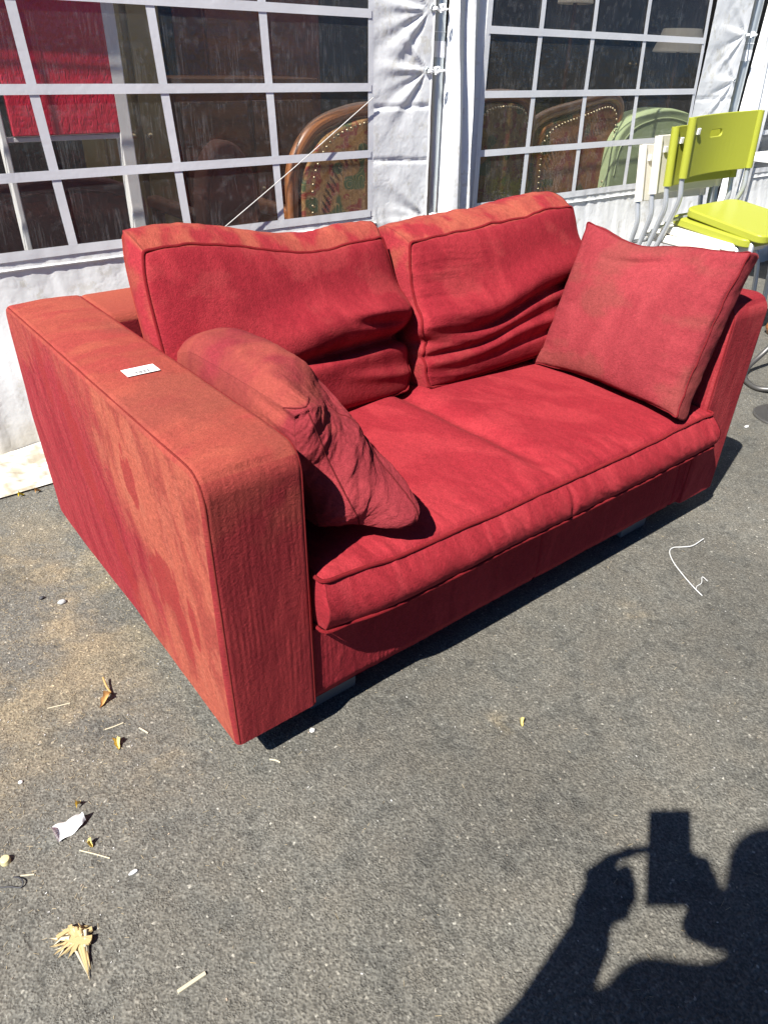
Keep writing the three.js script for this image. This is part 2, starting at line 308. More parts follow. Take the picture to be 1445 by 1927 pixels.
// ---------------------------------------------------------------- boxed cushions
// a, b, c run from -1 to 1 across width, height and thickness
function cushion({ w, h, d, nx, ny, nz, front, back, gusset, pinch = 0.05, disp, colour, matrix }) {
  const pos = (a, b, c) => {
    const k = pinch; let x = w / 2 * a * (1 - k * b ** 6), y = h / 2 * b * (1 - k * a ** 6), z = d / 2 * c;
    const B = pow(max(0, (1 - a * a) * (1 - b * b)), 0.42); z += c * (c > 0 ? front : back) * B;
    const ga = gusset * (1 - c * c) * pow(abs(a), 14), gb = gusset * (1 - c * c) * pow(abs(b), 14);
    x += Math.sign(a) * ga; y += Math.sign(b) * gb;
    const p = [x, y, z]; disp?.(p, a, b, c, B); return p;
  };
  const F = (nu, nv, m) => patch(nu, nv, (u, v) => { const [a, b, c] = m(2 * u - 1, 2 * v - 1), p = pos(a, b, c); return { p, t: abs(c) === 1 ? [w / 2 * a, h / 2 * b] : abs(a) === 1 ? [d / 2 * c, h / 2 * b] : [w / 2 * a, d / 2 * c], c: colour(a, b, c, p) }; });
  const g = weld([F(nx, ny, (s, t) => [s, t, 1]), F(nx, ny, (s, t) => [s, t, -1]), F(nz, ny, (s, t) => [1, t, s]), F(nz, ny, (s, t) => [-1, t, s]), F(nx, nz, (s, t) => [s, 1, t]), F(nx, nz, (s, t) => [s, -1, t])], matrix);
  const rim = (c, out = 0.002) => { const pts = []; const n = 26, push = (a, b) => { const p = pos(a, b, c); pts.push(V(p[0] + Math.sign(a) * (abs(a) === 1 ? out : 0), p[1] + Math.sign(b) * (abs(b) === 1 ? out : 0), p[2]).applyMatrix4(matrix)); };
    for (let i = 0; i < n; i++) push(-1 + 2 * i / n, 1); for (let i = 0; i < n; i++) push(1, 1 - 2 * i / n); for (let i = 0; i < n; i++) push(1 - 2 * i / n, -1); for (let i = 0; i < n; i++) push(-1, -1 + 2 * i / n); return pts; };
  return { g, rim, pos };
}
const basis = (x, y, z, o) => new THREE.Matrix4().makeBasis(V(...x), V(...y), V(...z)).setPosition(V(...o));

// the one long seat cushion; width along x, height runs to the back, thickness up
{
  const w = 1.235, h = 0.81, d = 0.118;
  const disp = (p, a, b, c) => {
    const x = p[0] + 0.795, zf = sstep(-0.55, -1, b), hiC = max(0, c), up = (1 + c) / 2, dn = (1 - c) / 2;   // zf: 1 at the front edge
    const mid = x - 0.80 + 0.025 * (b + 1);
    p[2] += hiC * ((-0.020 * gs(mid, 0.030) + 0.006 * gs(mid + 0.08, 0.06)) * (1 - 0.85 * zf) + 0.008 * fbm(x * 3.5, b * 2, 7, 3));
    // short puckers running in from the front piping
    p[2] += hiC * (0.006 * sstep(-0.70, -0.98, b) * fbm(x * 34 + b * 3, b * 2.2, 2, 3) + 0.003 * fbm((x - b * 0.12) * 16, b * 2, 13, 3) * sstep(0.2, -0.8, b));
    if (b < -0.99) {                                                   // front face, full and lightly gathered
      const k = 1 - c * c;
      p[1] -= k * (0.016 + 0.011 * fbm(x * 24 + 0.9 * c, c * 0.5 + x * 2, 3, 3) + 0.009 * fbm(x * 60 + c * 1.2, c * 0.6, 6, 2) * sstep(-0.1, 0.35, fbm(x * 4, 3, 2, 2)));
      p[1] += 0.005 * gs(x - 0.815, 0.008) * k;
    }
    p[1] -= 0.026 * dn * sstep(-0.80, -1, b) * sstep(0.17, 0.30, x);
    p[2] += zf * up * (0.020 * gs(x - 0.18, 0.12) + 0.004 * fbm(x * 5, 0, 5, 2)) + zf * dn * (0.034 + 0.008 * fbm(x * 4, 1, 5, 2) - 0.010 * gs(x - 0.19, 0.05));
  };
  const colour = (a, b, c, p) => {
    const x = p[0], y = p[1];
    if (c > 0.999) { let t = nap(x + 0.3 * y, y, 91, 1.3); const right = sstep(0.0, 0.02, p[0] - 0.02 + 0.03 * (b + 1) + 0.03 * fbm(x * 8, y * 8, 3)); t = t * 0.8 + 0.15 - 0.22 * right * sstep(0.1, -0.2, fbm(x * 3, y * 3, 77, 3) + (x - 0.25) * 0.8); return mix3([0.25, 0.0155, 0.024], [0.34, 0.030, 0.038], t); }
    if (b < 0) return mix3([0.265, 0.018, 0.026], [0.335, 0.030, 0.038], nap(x, p[2], 93, 3));
    return mix3(DEEP, RED, nap(x, p[2], 95));
  };
  const matrix = basis([1, 0, 0], [0, 0, -1], [0, 1, 0], [0.795, 0.306, -0.388]);
  const q = cushion({ w, h, d, nx: 420, ny: 200, nz: 40, front: 0.046, back: 0.0, gusset: 0.006, pinch: 0.012, disp, colour, matrix });
  const s = mesh('seat_cushion', q.g, suede, sofa);
  const cord = [0.24, 0.012, 0.018];
  const top = q.rim(1, 0.003), bot = q.rim(-1, 0.003);
  mesh('piping', tint(tube(top, 0.0042, 420, 7, true), cord), suede, s);
  mesh('piping', tint(tube(bot, 0.0036, 420, 7, true), cord), suede, s);
}

// two loose back cushions leaning on the backrest
function backCushion(cx, cz, w, lean, yaw, seed, disp, tilt, d, h) {
  const m = new THREE.Matrix4().makeRotationFromEuler(new THREE.Euler(-lean, yaw, tilt, 'YXZ')); m.setPosition(cx, 0.405 + h / 2 * cos(lean) - 0.004, cz);
  const colour = (a, b, c, p) => {
    const n = nap(p[0], p[1], seed, 1.6);
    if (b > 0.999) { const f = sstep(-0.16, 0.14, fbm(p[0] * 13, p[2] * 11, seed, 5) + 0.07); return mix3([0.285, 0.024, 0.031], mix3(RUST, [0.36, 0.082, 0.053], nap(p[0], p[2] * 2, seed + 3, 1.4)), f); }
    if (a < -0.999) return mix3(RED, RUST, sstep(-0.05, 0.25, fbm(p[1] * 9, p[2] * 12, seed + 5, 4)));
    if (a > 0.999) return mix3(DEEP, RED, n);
    if (c > 0.999) { const f = sstep(0.06, 0.22, fbm(p[0] * 7, p[1] * 9, seed + 9, 5) + 0.10 * fbm(p[0] * 40, p[1] * 40, 5, 2)); return mix3(mix3([0.225, 0.0135, 0.0215], [0.305, 0.025, 0.033], n), [0.31, 0.040, 0.041], 0.45 * f); }
    return mix3([0.225, 0.0135, 0.0215], [0.305, 0.025, 0.033], n);
  };
  const q = cushion({ w, h, d, nx: 190, ny: 130, nz: 44, front: 0.046, back: 0.05, gusset: 0.014, pinch: 0.045, disp, colour, matrix: m });
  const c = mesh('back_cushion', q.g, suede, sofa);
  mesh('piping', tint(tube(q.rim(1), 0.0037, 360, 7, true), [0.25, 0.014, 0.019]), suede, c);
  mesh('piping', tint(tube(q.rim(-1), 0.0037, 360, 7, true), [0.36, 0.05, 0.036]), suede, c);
  return c;
}
const ruffle = (p, a, b, c, s, rise) => { p[1] += (1 - c) / 2 * rise * sstep(0.2, 1, b); if (b > 0.99) p[1] += 0.012 * (1 - c * c); if (b > 0.99) p[1] += 0.010 * fbm(p[0] * 13, p[2] * 10, s, 3); if (c > 0.99) p[2] += 0.0055 * fbm(p[0] * 36, b * 1.4, s + 3, 2) * sstep(0.55, 0.95, b) * (1 - b * b * 0.9); if (c > 0.99) p[2] += 0.010 * fbm(p[0] * 4, p[1] * 4, s + 6, 3) * (1 - a * a) * (1 - b * b); };
const bc1 = backCushion(0.489, -0.584, 0.61, 0.34, 0.0, 101, (p, a, b, c, B) => {
  ruffle(p, a, b, c, 5, 0.046);
  p[1] += 0.5 * (b + 1) * (-0.024 * gs(a - 0.30, 0.55) + 0.030 * gs(a + 1, 0.9));                   // the upper edge dips towards the right
  if (c > 0) {
    const line = -0.30 + 0.10 * sin(a * 2 + 0.4) - 0.02 * a, t = b - line, k = sstep(-0.45, 0.25, a) * (1 - 0.2 * sstep(0.9, 1, a));
    p[2] += c * k * (0.050 * gs(t - 0.30, 0.28) - 0.032 * gs(t + 0.02, 0.075) + 0.006 * gs(t + 0.2, 0.12)) * (1 - pow(abs(b), 8));
    p[2] += c * 0.014 * gs(b - 0.18 + 0.25 * (a - 0.5), 0.10) * gs(a - 0.62, 0.3) - c * 0.014 * gs(b - 0.04 + 0.22 * (a - 0.5), 0.06) * gs(a - 0.68, 0.25);
    p[0] += c * 0.006 * gs(t - 0.3, 0.35) * sstep(0.7, 1, a) - c * 0.030 * gs(t, 0.12) * sstep(0.75, 1, a);
    p[2] += c * 0.008 * gs(b + 0.66 + 0.3 * (a - 0.6), 0.08) * sstep(0.1, 0.6, a);
  }
}, -0.012, 0.085, 0.385);
bc1.userData.label = 'back cushion with a sagging fold, beside the faded arm';
const bc2 = backCushion(1.128, -0.566, 0.605, 0.26, -0.03, 131, (p, a, b, c, B) => {
  ruffle(p, a, b, c, 23, 0.044);
  p[1] += 0.5 * (b + 1) * (0.018 * gs(a - 1, 0.7) - 0.006);
  if (c > 0) {
    const l1 = -0.16 + 0.20 * a + 0.04 * sin(a * 5), l2 = -0.42 + 0.16 * a + 0.03 * sin(a * 6 + 1), l3 = -0.70 + 0.10 * a, E = 1 - pow(abs(b), 8);
    p[2] += c * E * (0.034 * gs(b - l1 - 0.24, 0.24) - 0.016 * gs(b - l1, 0.06) * sstep(-0.9, -0.1, a) + 0.010 * gs(b - l1 + 0.15, 0.10) - 0.009 * gs(b - l2, 0.055) * sstep(0.5, -0.4, a) + 0.010 * gs(b - l2 + 0.12, 0.09) - 0.008 * gs(b - l3, 0.06) * sstep(-1, 0.3, a));
    // gathered towards the left seam
    p[2] += c * E * 0.006 * fbm(b * 9 + a * 2, a * 1.2, 41, 3) * sstep(0.1, -0.8, a);
    p[2] -= c * 0.006 * gs(a + 0.45, 0.2) * gs(b - 0.28, 0.2) * (0.5 + 1.2 * fbm(a * 5, b * 3, 8, 2));
    p[0] += c * 0.012 * (gs(b - l1 - 0.2, 0.2) - gs(b - l1, 0.08)) * pow(abs(a), 6) * Math.sign(a);
  }
}, 0.03, 0.14, 0.37);
bc2.userData.label = 'back cushion with two creases, beside the square throw pillow';

// ---------------------------------------------------------------- throw pillows
{
  const lean = 0.36, up = [sin(lean), cos(lean), 0], out = [-cos(lean), sin(lean), 0];
  const h = 0.375, w = 0.44, d = 0.055;
  const c0 = V(1.215, 0.418, -0.215).addScaledVector(V(...up), h / 2).addScaledVector(V(...out), -0.045);
  const matrix = basis([0.0, 0.01, 1], up, out, c0.toArray());
  const disp = (p, a, b, c) => {
    const ear = pow(abs(a), 5) * pow(abs(b), 5); p[0] += Math.sign(a) * 0.016 * ear; p[1] += Math.sign(b) * 0.018 * ear;
    p[1] -= 0.022 * gs(a + 0.25, 0.45) * sstep(0.3, 1, b);              // upper edge sags
    p[1] += 0.018 * gs(a + 0.2, 0.5) * sstep(-0.3, -1, b) * 0.4;
    if (a < -0.8 && b < -0.8) p[0] -= 0.01;
    p[2] += c * (0.007 * fbm(p[0] * 8, p[1] * 8, 3, 3) * (1 - a ** 6) * (1 - b ** 6) + 0.0035 * fbm(p[0] * 30, p[1] * 6, 5, 2) * sstep(0.5, 0.95, abs(b)) + 0.0045 * fbm(p[0] * 7, p[1] * 32, 6, 2) * sstep(0.45, 0.95, abs(a)));
    p[2] += c * -0.010 * gs(b - 0.72 - 0.12 * a, 0.07) * gs(a + 0.05, 0.4) * (c > 0 ? 1 : 0);
    if (abs(a) > 0.99) p[0] += 0.006 * fbm(p[1] * 20, p[2] * 20, 9, 2) * Math.sign(a);
    if (abs(b) > 0.99) p[1] += 0.005 * fbm(p[0] * 20, p[2] * 20, 10, 2) * Math.sign(b);
  };
  const colour = (a, b, c, p) => { const n = nap(p[0], p[1], 151, 1.4), s = sstep(0.0, 0.25, fbm(p[0] * 6, p[1] * 9, 12, 4) - 0.02); return mix3(mix3([0.245, 0.030, 0.037], [0.305, 0.042, 0.049], n), [0.22, 0.047, 0.041], 0.7 * s); };
  const q = cushion({ w, h, d, nx: 150, ny: 130, nz: 20, front: 0.048, back: 0.035, gusset: 0.004, pinch: 0.035, disp, colour, matrix });
  const t = thing('throw_pillow', 'plump square red throw pillow propped against the unfaded sofa arm', 'pillow');
  mesh('cover', q.g, suede, t);
  mesh('seam', tint(tube(q.rim(1, 0.0), 0.0022, 300, 6, true), [0.23, 0.018, 0.023]), suede, t);
}
{
  // slumped pillow wedged beside the faded arm: a runs to the front, b up, c away from the arm
  const w = 0.53, h = 0.29, d = 0.185;
  const up = V(-0.10, 0.99, 0.0).normalize(), ax = V(0.03, 0.0, 1).normalize(), out = V().crossVectors(ax, up).negate().normalize();
  const matrix = new THREE.Matrix4().makeBasis(ax, up, out).setPosition(V(0.286, 0.540, -0.330));
  const disp = (p, a, b, c) => {
    // stuffed rounding: pull the box towards a superellipsoid, corners left as soft ears
    const n = 3.0, s0 = pow(pow(abs(a), n) + pow(abs(b), n) + pow(abs(c), n), -1 / n), k0 = 0.9;
    p[0] = w / 2 * a * mix(1, s0, k0 * 0.75); p[1] = h / 2 * b * mix(1, s0, k0); p[2] = d / 2 * c * mix(1, s0, k0);
    const f = sstep(0.25, 1, a), lo = sstep(0.3, -1, b), hi = sstep(-0.1, 1, b), R = sstep(-1, 1, c), L = 1 - R;
    // front lower corner is pulled out over the seat; the upper front rounds away behind the ear
    p[0] += f * (0.105 * lo * R - 0.045 * hi * R + 0.035 * lo); p[2] += f * 0.014 * lo * R;
    p[1] -= f * hi * R * 0.045 + 0.018 * sstep(-0.4, -1, a) * hi; p[2] -= 0.020 * hi * R;
    const ear = pow(clamp(a), 5) * pow(clamp(b), 5) * L; p[0] += 0.020 * ear; p[1] += 0.004 * ear; p[2] -= 0.006 * ear;
    // folds: long drapes on top, tight gathers round the front
    const k = fbm(p[0] * 6 + 3, p[1] * 6, p[2] * 6, 3), u = V(a, b, c).normalize();
    const drape = fbm((p[0] + p[2] * 1.3 - p[1] * 0.5) * 13, (p[1] + p[2]) * 4, 7, 3), gather = fbm((b * 1.1 - c * 0.8) * 3.4 + a, (b + c) * 1.1, a * 1.5, 3);
    const s = 0.012 * k + 0.010 * drape * sstep(-0.9, 0.2, a) + 0.012 * f * gather + 0.007 * f * sin((b * 1.4 - c * 1.2 + a * 0.6) * 3.6);
    p[0] += u.x * s; p[1] += u.y * s * 0.8; p[2] += u.z * s;
    if (p[1] < -h / 2 + 0.004) p[1] = -h / 2 + 0.004;
  };
  const colour = (a, b, c, p) => {
    const n = nap(p[0], p[1] + p[2], 171, 1.2), base = mix3([0.21, 0.024, 0.031], [0.27, 0.034, 0.041], n);
    const f = sstep(-0.12, 0.20, 0.9 * fbm(p[0] * 8, p[1] * 8, p[2] * 8, 4) + (p[1] > 0.02 ? 0.10 : -0.25) - 1.1 * max(0, p[2] - 0.03) * 4 - 0.25 * sstep(0.80, 1.0, a) - 0.03);
    return mix3(base, mix3([0.235, 0.042, 0.036], [0.305, 0.064, 0.046], nap(p[0], p[2], 177, 1.2)), 0.85 * f);
  };
  const q = cushion({ w, h, d, nx: 170, ny: 110, nz: 90, front: 0, back: 0, gusset: 0, pinch: 0.0, disp, colour, matrix });
  const t = thing('throw_pillow', 'crumpled faded throw pillow slumped against the orange sofa arm', 'pillow');
  mesh('cover', q.g, suede, t);
  const line = (f, n = 40) => { const pts = []; for (let i = 0; i <= n; i++) pts.push(V(...q.pos(...f(i / n))).applyMatrix4(matrix)); return pts; };
  mesh('seam', tint(tube(line((v) => [1, 1 - 2 * v, -0.55 + 0.35 * v]), 0.0016, 160, 6), [0.16, 0.016, 0.02]), suede, t);
  mesh('seam', tint(tube(line((v) => [1, 1 - 2 * v, 0.75]), 0.0016, 160, 6), [0.16, 0.016, 0.02]), suede, t);
  mesh('seam', tint(tube(line((v) => [0.86 + 0.10 * sin(PI * v), 1, -1 + 0.9 * v], 20), 0.0016, 60, 6), [0.16, 0.016, 0.02]), suede, t);
}
// barcode sticker on the arm
{
  const cv = document.createElement('canvas'); cv.width = 384; cv.height = 200; const x = cv.getContext('2d');
  x.fillStyle = '#f4f4f2'; x.fillRect(0, 0, 384, 200); x.fillStyle = '#2e3138'; const R = mulberry(5);
  let X = 62; while (X < 330) { const w = 3 + floor(R() * 4) * 2.5; x.fillRect(X, 112, w, 70); X += w + 3 + floor(R() * 3) * 4; }
  x.fillStyle = '#c3c5ca'; for (let i = 0; i < 14; i++) x.fillRect(34 + i * 9.5, 66, 7, 8);
  x.fillStyle = '#8d9096'; for (let i = 0; i < 8; i++) x.fillRect(232 + i * 10, 96, 7, 12);
  const t = new THREE.CanvasTexture(cv); t.colorSpace = THREE.SRGBColorSpace;
  const g = new THREE.BoxGeometry(0.060, 0.0006, 0.036, 12, 1, 6);
  const s = mesh('barcode_sticker', g, new THREE.MeshStandardMaterial({ map: t, roughness: 0.45 }), sofa);
  s.position.set(0.081, AH + 0.0075, -0.410); s.rotation.y = -0.02; s.userData.label = 'white paper sticker printed with a barcode';
}

// ---------------------------------------------------------------- the white marquee behind the sofa
const ZW = -1.556;
const tent = thing('marquee_tent', 'white marquee tent wall with clear gridded windows laced to steel poles', 'tent');
const dirtMap = (() => { const a = tiler(24, 41), b = tiler(90, 42), c = tiler(7, 43), e = tiler(300, 44); return texture(1024, (u, v) => { const k = 0.55 * a(u, v) + 0.3 * b(u, v) + 0.15 * e(u, v), m = sstep(0.60, 0.80, k) * (0.4 + 0.6 * c(u, v)); return [0.955 - 0.08 * m, 0.958 - 0.09 * m, 0.958 - 0.12 * m]; }, true); })();
const clothBump = (() => { const a = tiler(18, 51), b = tiler(50, 52), c = tiler(140, 53); return texture(1024, (u, v) => 0.5 * abs(2 * a(u + 0.05 * b(u, v), v) - 1) + 0.3 * abs(2 * b(u, v) - 1) + 0.2 * c(u, v)); })();
const cloth = new THREE.MeshPhysicalMaterial({ vertexColors: true, map: dirtMap, bumpMap: clothBump, bumpScale: 0.0009, roughness: 0.55, specularIntensity: 0.4, side: THREE.DoubleSide }); cloth.name = 'tent_fabric';
const tape = new THREE.MeshPhysicalMaterial({ color: new THREE.Color(0.74, 0.75, 0.77), roughness: 0.5, bumpMap: rep(clothBump, 1), bumpScale: 0.0004, side: THREE.DoubleSide }); tape.name = 'white_window_tape';
// clear vinyl, scratched and filmed with streaks of dust
const streaks = (() => {
  const S = 1024, a = tiler(16, 61), b = tiler(60, 62), v1 = tiler(420, 63), R = mulberry(64), f = new Float32Array(S * S);
  for (let y = 0; y < S; y++) for (let x = 0; x < S; x++) { const u = x / S, v = y / S, w = v1(u, v * 0.05); f[y * S + x] = 0.022 + 0.06 * sstep(0.45, 1.0, w) * sstep(0.35, 0.75, a(u, v)) + 0.03 * sstep(0.55, 0.85, b(u, v)) * sstep(0.4, 0.7, a(v, u)); }
  for (let k = 0; k < 240; k++) {                                      // scratches and creases
    let x = R() * S, y = R() * S, t = R() < 0.75 ? PI / 2 + (R() - 0.5) * 0.5 : R() * PI, n = 20 + R() * R() * 170, s = 0.02 + 0.22 * R() * R() * R(), bend = (R() - 0.5) * 0.006;
    for (let i = 0; i < n; i++) { x += cos(t); y += sin(t); t += bend + (R() - 0.5) * 0.03; const q = ((floor(y) % S + S) % S) * S + ((floor(x) % S + S) % S); f[q] = min(0.7, f[q] + s * sin(PI * i / n)); }
  }
  return [texture(S, (u, v, x, y) => 1 - f[y * S + x]), f];
})()[0];
const vinyl = new THREE.MeshPhysicalMaterial({ color: new THREE.Color(0.86, 0.86, 0.86), transmission: 1, transmissionMap: streaks, thickness: 0, ior: 1.45, roughness: 0.04, bumpMap: rep(clothBump, 1.5), bumpScale: 0.0007, specularIntensity: 0.7, side: THREE.DoubleSide }); vinyl.name = 'clear_vinyl';

const EYE = [[1.741, 1.097], [1.755, 0.581], [1.739, 1.282], [3.936, 1.064], [3.937, 1.272]];
function wallZ(x, y) {                                                  // the hang of the fabric: out of plane, metres
  let z = ZW + 0.010 * fbm(x * 1.6, y * 1.4, 3, 3);
  const low = sstep(0.62, 0.2, y);
  z += low * (0.010 * fbm(x * 9 + 0.6 * y, y * 0.8, 4, 3) + 0.007 * fbm(x * 22, y * 1.2, 6, 2) + 0.03 * low);
  z += 0.007 * fbm(x * 24 + y * 3, y * 1.3, 8, 2) * gs(y - 0.55, 0.07);
  const strip = sstep(1.47, 1.50, x) * sstep(1.80, 1.77, x) + sstep(3.58, 3.62, x) * sstep(3.98, 3.95, x);
  if (strip > 0) {
    let s = 0.0035 * fbm(x * 9, y * 9, 21, 4);
    for (const [ex, ey] of EYE) { const dx = ex - x, dy = y - ey, r = hypot(dx, dy), t = Math.atan2(dy, dx); if (r < 0.42) s += 0.0042 * cos(t * 9 + 2.5 * ns(t * 3, ex, ey)) * sstep(0.0, 0.06, r) * sstep(0.36, 0.06, r) * sstep(1.25, 0.9, abs(t)); }
    s -= 0.004 * gs(y - 0.98, 0.006) + 0.004 * gs(y - 0.80 + 0.05 * (x - 1.6), 0.006);
    z += strip * s;
  }
  return z;
}
// sheet of fabric over a rectangle of the wall, with shear so that an edge may lean
function sheet(x0, x1, y0, y1, step, off = 0, lean = () => 0, colour = () => [0.90, 0.905, 0.905]) {
  const nx = max(2, Math.round(abs(x1 - x0) / step)), ny = max(2, Math.round((y1 - y0) / step));
  return { ...patch(nx, ny, (u, v) => { const y = mix(y0, y1, v), x = mix(x0, x1, u) + lean(x0 + (x1 - x0) * u, y); return { p: [x, y, wallZ(x, y) + off], t: [x, y], c: colour(x, y) }; }), open: true };
}
const ROWS = [0.622, 0.829, 1.044, 1.262, 1.478, 1.694];
function windowWall(cols, lean, rows, skirtX0, skirtX1, label) {
  const top = rows[rows.length - 1];
  const soil = (x, y) => { const d = sstep(0.16, 0.02, y + 0.10 * fbm(x * 8, y * 14, 3, 4)); return mix3([0.90, 0.905, 0.905], [0.62, 0.58, 0.50], 0.8 * d); };
  const w = mesh('wall_panel', weld([
    sheet(skirtX0, skirtX1, 0.004, rows[0] - 0.012, 0.011, 0, () => 0, soil),
  ]), cloth, tent);
  mesh('upper_fabric', weld([sheet(skirtX0, skirtX1, top + 0.014, 2.35, 0.06)]), cloth, w);
  w.userData.label = label;
  const b = 0.0135;
  for (let j = 0; j + 1 < rows.length; j++) for (let i = 0; i + 1 < cols.length; i++) mesh('window_pane', weld([sheet(cols[i] + b * 0.2, cols[i + 1] - b * 0.2, rows[j] + b * 0.2, rows[j + 1] - b * 0.2, 0.03, -0.003, lean)]), vinyl, w);
  for (let i = 0; i < cols.length; i++) { const e = i === cols.length - 1 || i === 0 ? 1.0 : 1; mesh('glazing_bar', weld([sheet(cols[i] - b * e, cols[i] + b * e, rows[0] - b, top + b, 0.0135, 0.0012, lean)]), tape, w); }
  for (let j = 0; j < rows.length; j++) mesh('glazing_bar', weld([sheet(cols[0], cols[cols.length - 1], rows[j] - b * (j ? 0.95 : 1.1), rows[j] + b * (j ? 0.95 : 0.9), 0.0135, 0.0028, lean)]), tape, w);
  // welted seam under the window
  const pts = []; for (let i = 0; i <= 60; i++) { const x = mix(skirtX0, skirtX1, i / 60); pts.push([x, rows[0] - 0.040 + 0.004 * fbm(x * 4, 1, 2, 2), wallZ(x, rows[0] - 0.04) + 0.002]); }
  mesh('hem', tint(tube(pts, 0.0032, 160, 6), [0.90, 0.905, 0.905]), cloth, w);
  return w;
}
const lcols = []; for (let k = -6; k <= 0; k++) lcols.push(0.335 + 0.378 * k); lcols.push(0.713, 1.073, 1.476);
const leftWall = windowWall(lcols, (x, y) => -0.055 * (y - 0.64) * sstep(1.5, 0.9, x) * sstep(-0.6, 0.3, x), ROWS, -1.98, 1.50, 'tent side panel with the red board behind its window');
const rightWall = windowWall([2.045, 2.347, 2.700, 3.095, 3.590], (x, y) => -0.075 * (y - 0.9) * sstep(2.3, 3.1, x), ROWS.map((y, j) => y - 0.028), 1.99, 3.62, 'tent side panel with the green armchair behind its window');
const farWall = windowWall([4.372, 4.75, 5.13, 5.51], () => 0, ROWS.map((y) => y - 0.03), 4.30, 5.56, 'tent side panel behind the white table');

// plain fabric strips beside the windows
mesh('fabric_strip', weld([sheet(1.488, 1.762, 0.004, 2.35, 0.007, 0.002)]), cloth, leftWall);
{ const e = []; for (let i = 0; i <= 60; i++) { const y = 0.01 + 2.3 * i / 60; e.push([1.764, y, wallZ(1.763, y) + 0.001]); } mesh('hem', tint(tube(e, 0.0045, 200, 7), [0.90, 0.905, 0.905]), cloth, leftWall); }
mesh('fabric_strip', weld([sheet(3.604, 3.955, 0.004, 2.35, 0.010, 0.002)]), cloth, rightWall);
// pleats gathered between a pole and the next window: the cloth turns out and back in
function pleat(path, y0, y1, parent) {
  mesh('fabric_pleat', weld([{ ...patch(90, 120, (u, v) => { const y = mix(y0, y1, v), t = u * (path.length - 1), i = min(path.length - 2, floor(t)), s = t - i, k = s * s * (3 - 2 * s) * 0.35 + s * 0.65; const f = 1 - 0.45 * sstep(0.9, 1.4, y);
    const x = mix(path[i][0], path[i + 1][0], k) + 0.010 * fbm(y * 1.7, u * 3, 5, 3) + (path[i][2] ?? 0) * (1.2 - y), z = ZW + mix(path[i][1], path[i + 1][1], k) * f + 0.006 * fbm(u * 6, y * 3, 9, 3); return { p: [x, y, z], t: [x, y], c: [0.90, 0.905, 0.905] }; }), open: true }]), cloth, parent);
}
pleat([[1.850, -0.03], [1.858, 0.060, 0.05], [1.910, 0.018, 0.04], [1.955, 0.040, 0.02], [2.0, -0.02], [2.04, -0.004]], 0.004, 2.35, rightWall);
pleat([[4.118, -0.02], [4.126, 0.04], [4.195, 0.045], [4.235, -0.01], [4.252, 0.03], [4.35, 0.03], [4.36, -0.012]], 0.004, 2.35, farWall);
// galvanised poles with lacing
const steel = new THREE.MeshStandardMaterial({ color: new THREE.Color(0.50, 0.54, 0.55), roughness: 0.42, metalness: 0.75, bumpMap: rep(clothBump, 3), bumpScale: 0.0006 }); steel.name = 'galvanised_steel';
const cordMat = new THREE.MeshStandardMaterial({ color: new THREE.Color(0.82, 0.83, 0.84), roughness: 0.8 }); cordMat.name = 'white_cord';
const greyCord = new THREE.MeshStandardMaterial({ color: new THREE.Color(0.46, 0.45, 0.43), roughness: 0.8 });
const dark = new THREE.MeshStandardMaterial({ color: new THREE.Color(0.03, 0.03, 0.035), roughness: 0.6 });
function pole(x, z, r, bandY) {
  const p = mesh('pole', new THREE.CylinderGeometry(r, r, 2.5, 28), steel, tent); p.position.set(x, 1.25, z);
  const band = mesh('tape_band', new THREE.CylinderGeometry(r + 0.002, r + 0.002, 0.052, 28, 1, true), tape, p); band.position.y = bandY - 1.25;
  const ring = mesh('joint_ring', new THREE.TorusGeometry(r + 0.0005, 0.0016, 6, 28), cordMat, p); ring.rotation.x = PI / 2; ring.position.y = bandY + 0.055 - 1.25;
}
pole(1.822, -1.588, 0.0215, 1.165); pole(4.078, -1.60, 0.028, 1.18);
for (const [ex, ey, par] of [[1.741, 1.097, leftWall], [1.750, 0.581, leftWall], [1.752, 1.290, leftWall], [3.936, 1.064, rightWall], [3.945, 1.272, rightWall]]) {
  const z = wallZ(ex, ey) + 0.005; const ring = mesh('eyelet', new THREE.TorusGeometry(0.0085, 0.0028, 8, 20), steel, par); ring.position.set(ex, ey, z);
  const hole = mesh('eyelet_hole', new THREE.CylinderGeometry(0.0068, 0.0068, 0.002, 16), dark, par); hole.rotation.x = PI / 2; hole.position.set(ex, ey, z - 0.001);
  if (ex > 3 && ey < 1.1) continue;
  const px = ex < 3 ? 1.822 : 4.078, r = ex < 3 ? 0.024 : 0.031, pz = ex < 3 ? -1.588 : -1.60, pts = [];
  pts.push([ex, ey, z - 0.002], [ex + 0.012, ey + 0.001, z + 0.006]); for (let k = 0; k <= 6; k++) { const t = PI * 0.78 - k / 6 * PI * 0.75; pts.push([px + r * cos(t), ey - 0.004 + 0.001 * k, pz + r * sin(t)]); }
  mesh('lacing_cord', tube(pts, 0.0036, 60, 7), cordMat, par);
  mesh('lacing_cord', tube(pts.map(([x, y, q]) => [x, y - 0.006 + (x - ex) * 0.07, q + 0.001]), 0.003, 60, 7), cordMat, par);
  mesh('cord_knot', tube([[ex + 0.022, ey + 0.012, z + 0.012], [ex + 0.032, ey - 0.008, z + 0.018], [ex + 0.044, ey + 0.008, z + 0.018], [ex + 0.034, ey + 0.010, z + 0.012], [ex + 0.030, ey - 0.014, z + 0.012]], 0.004, 40, 7), cordMat, par);
}
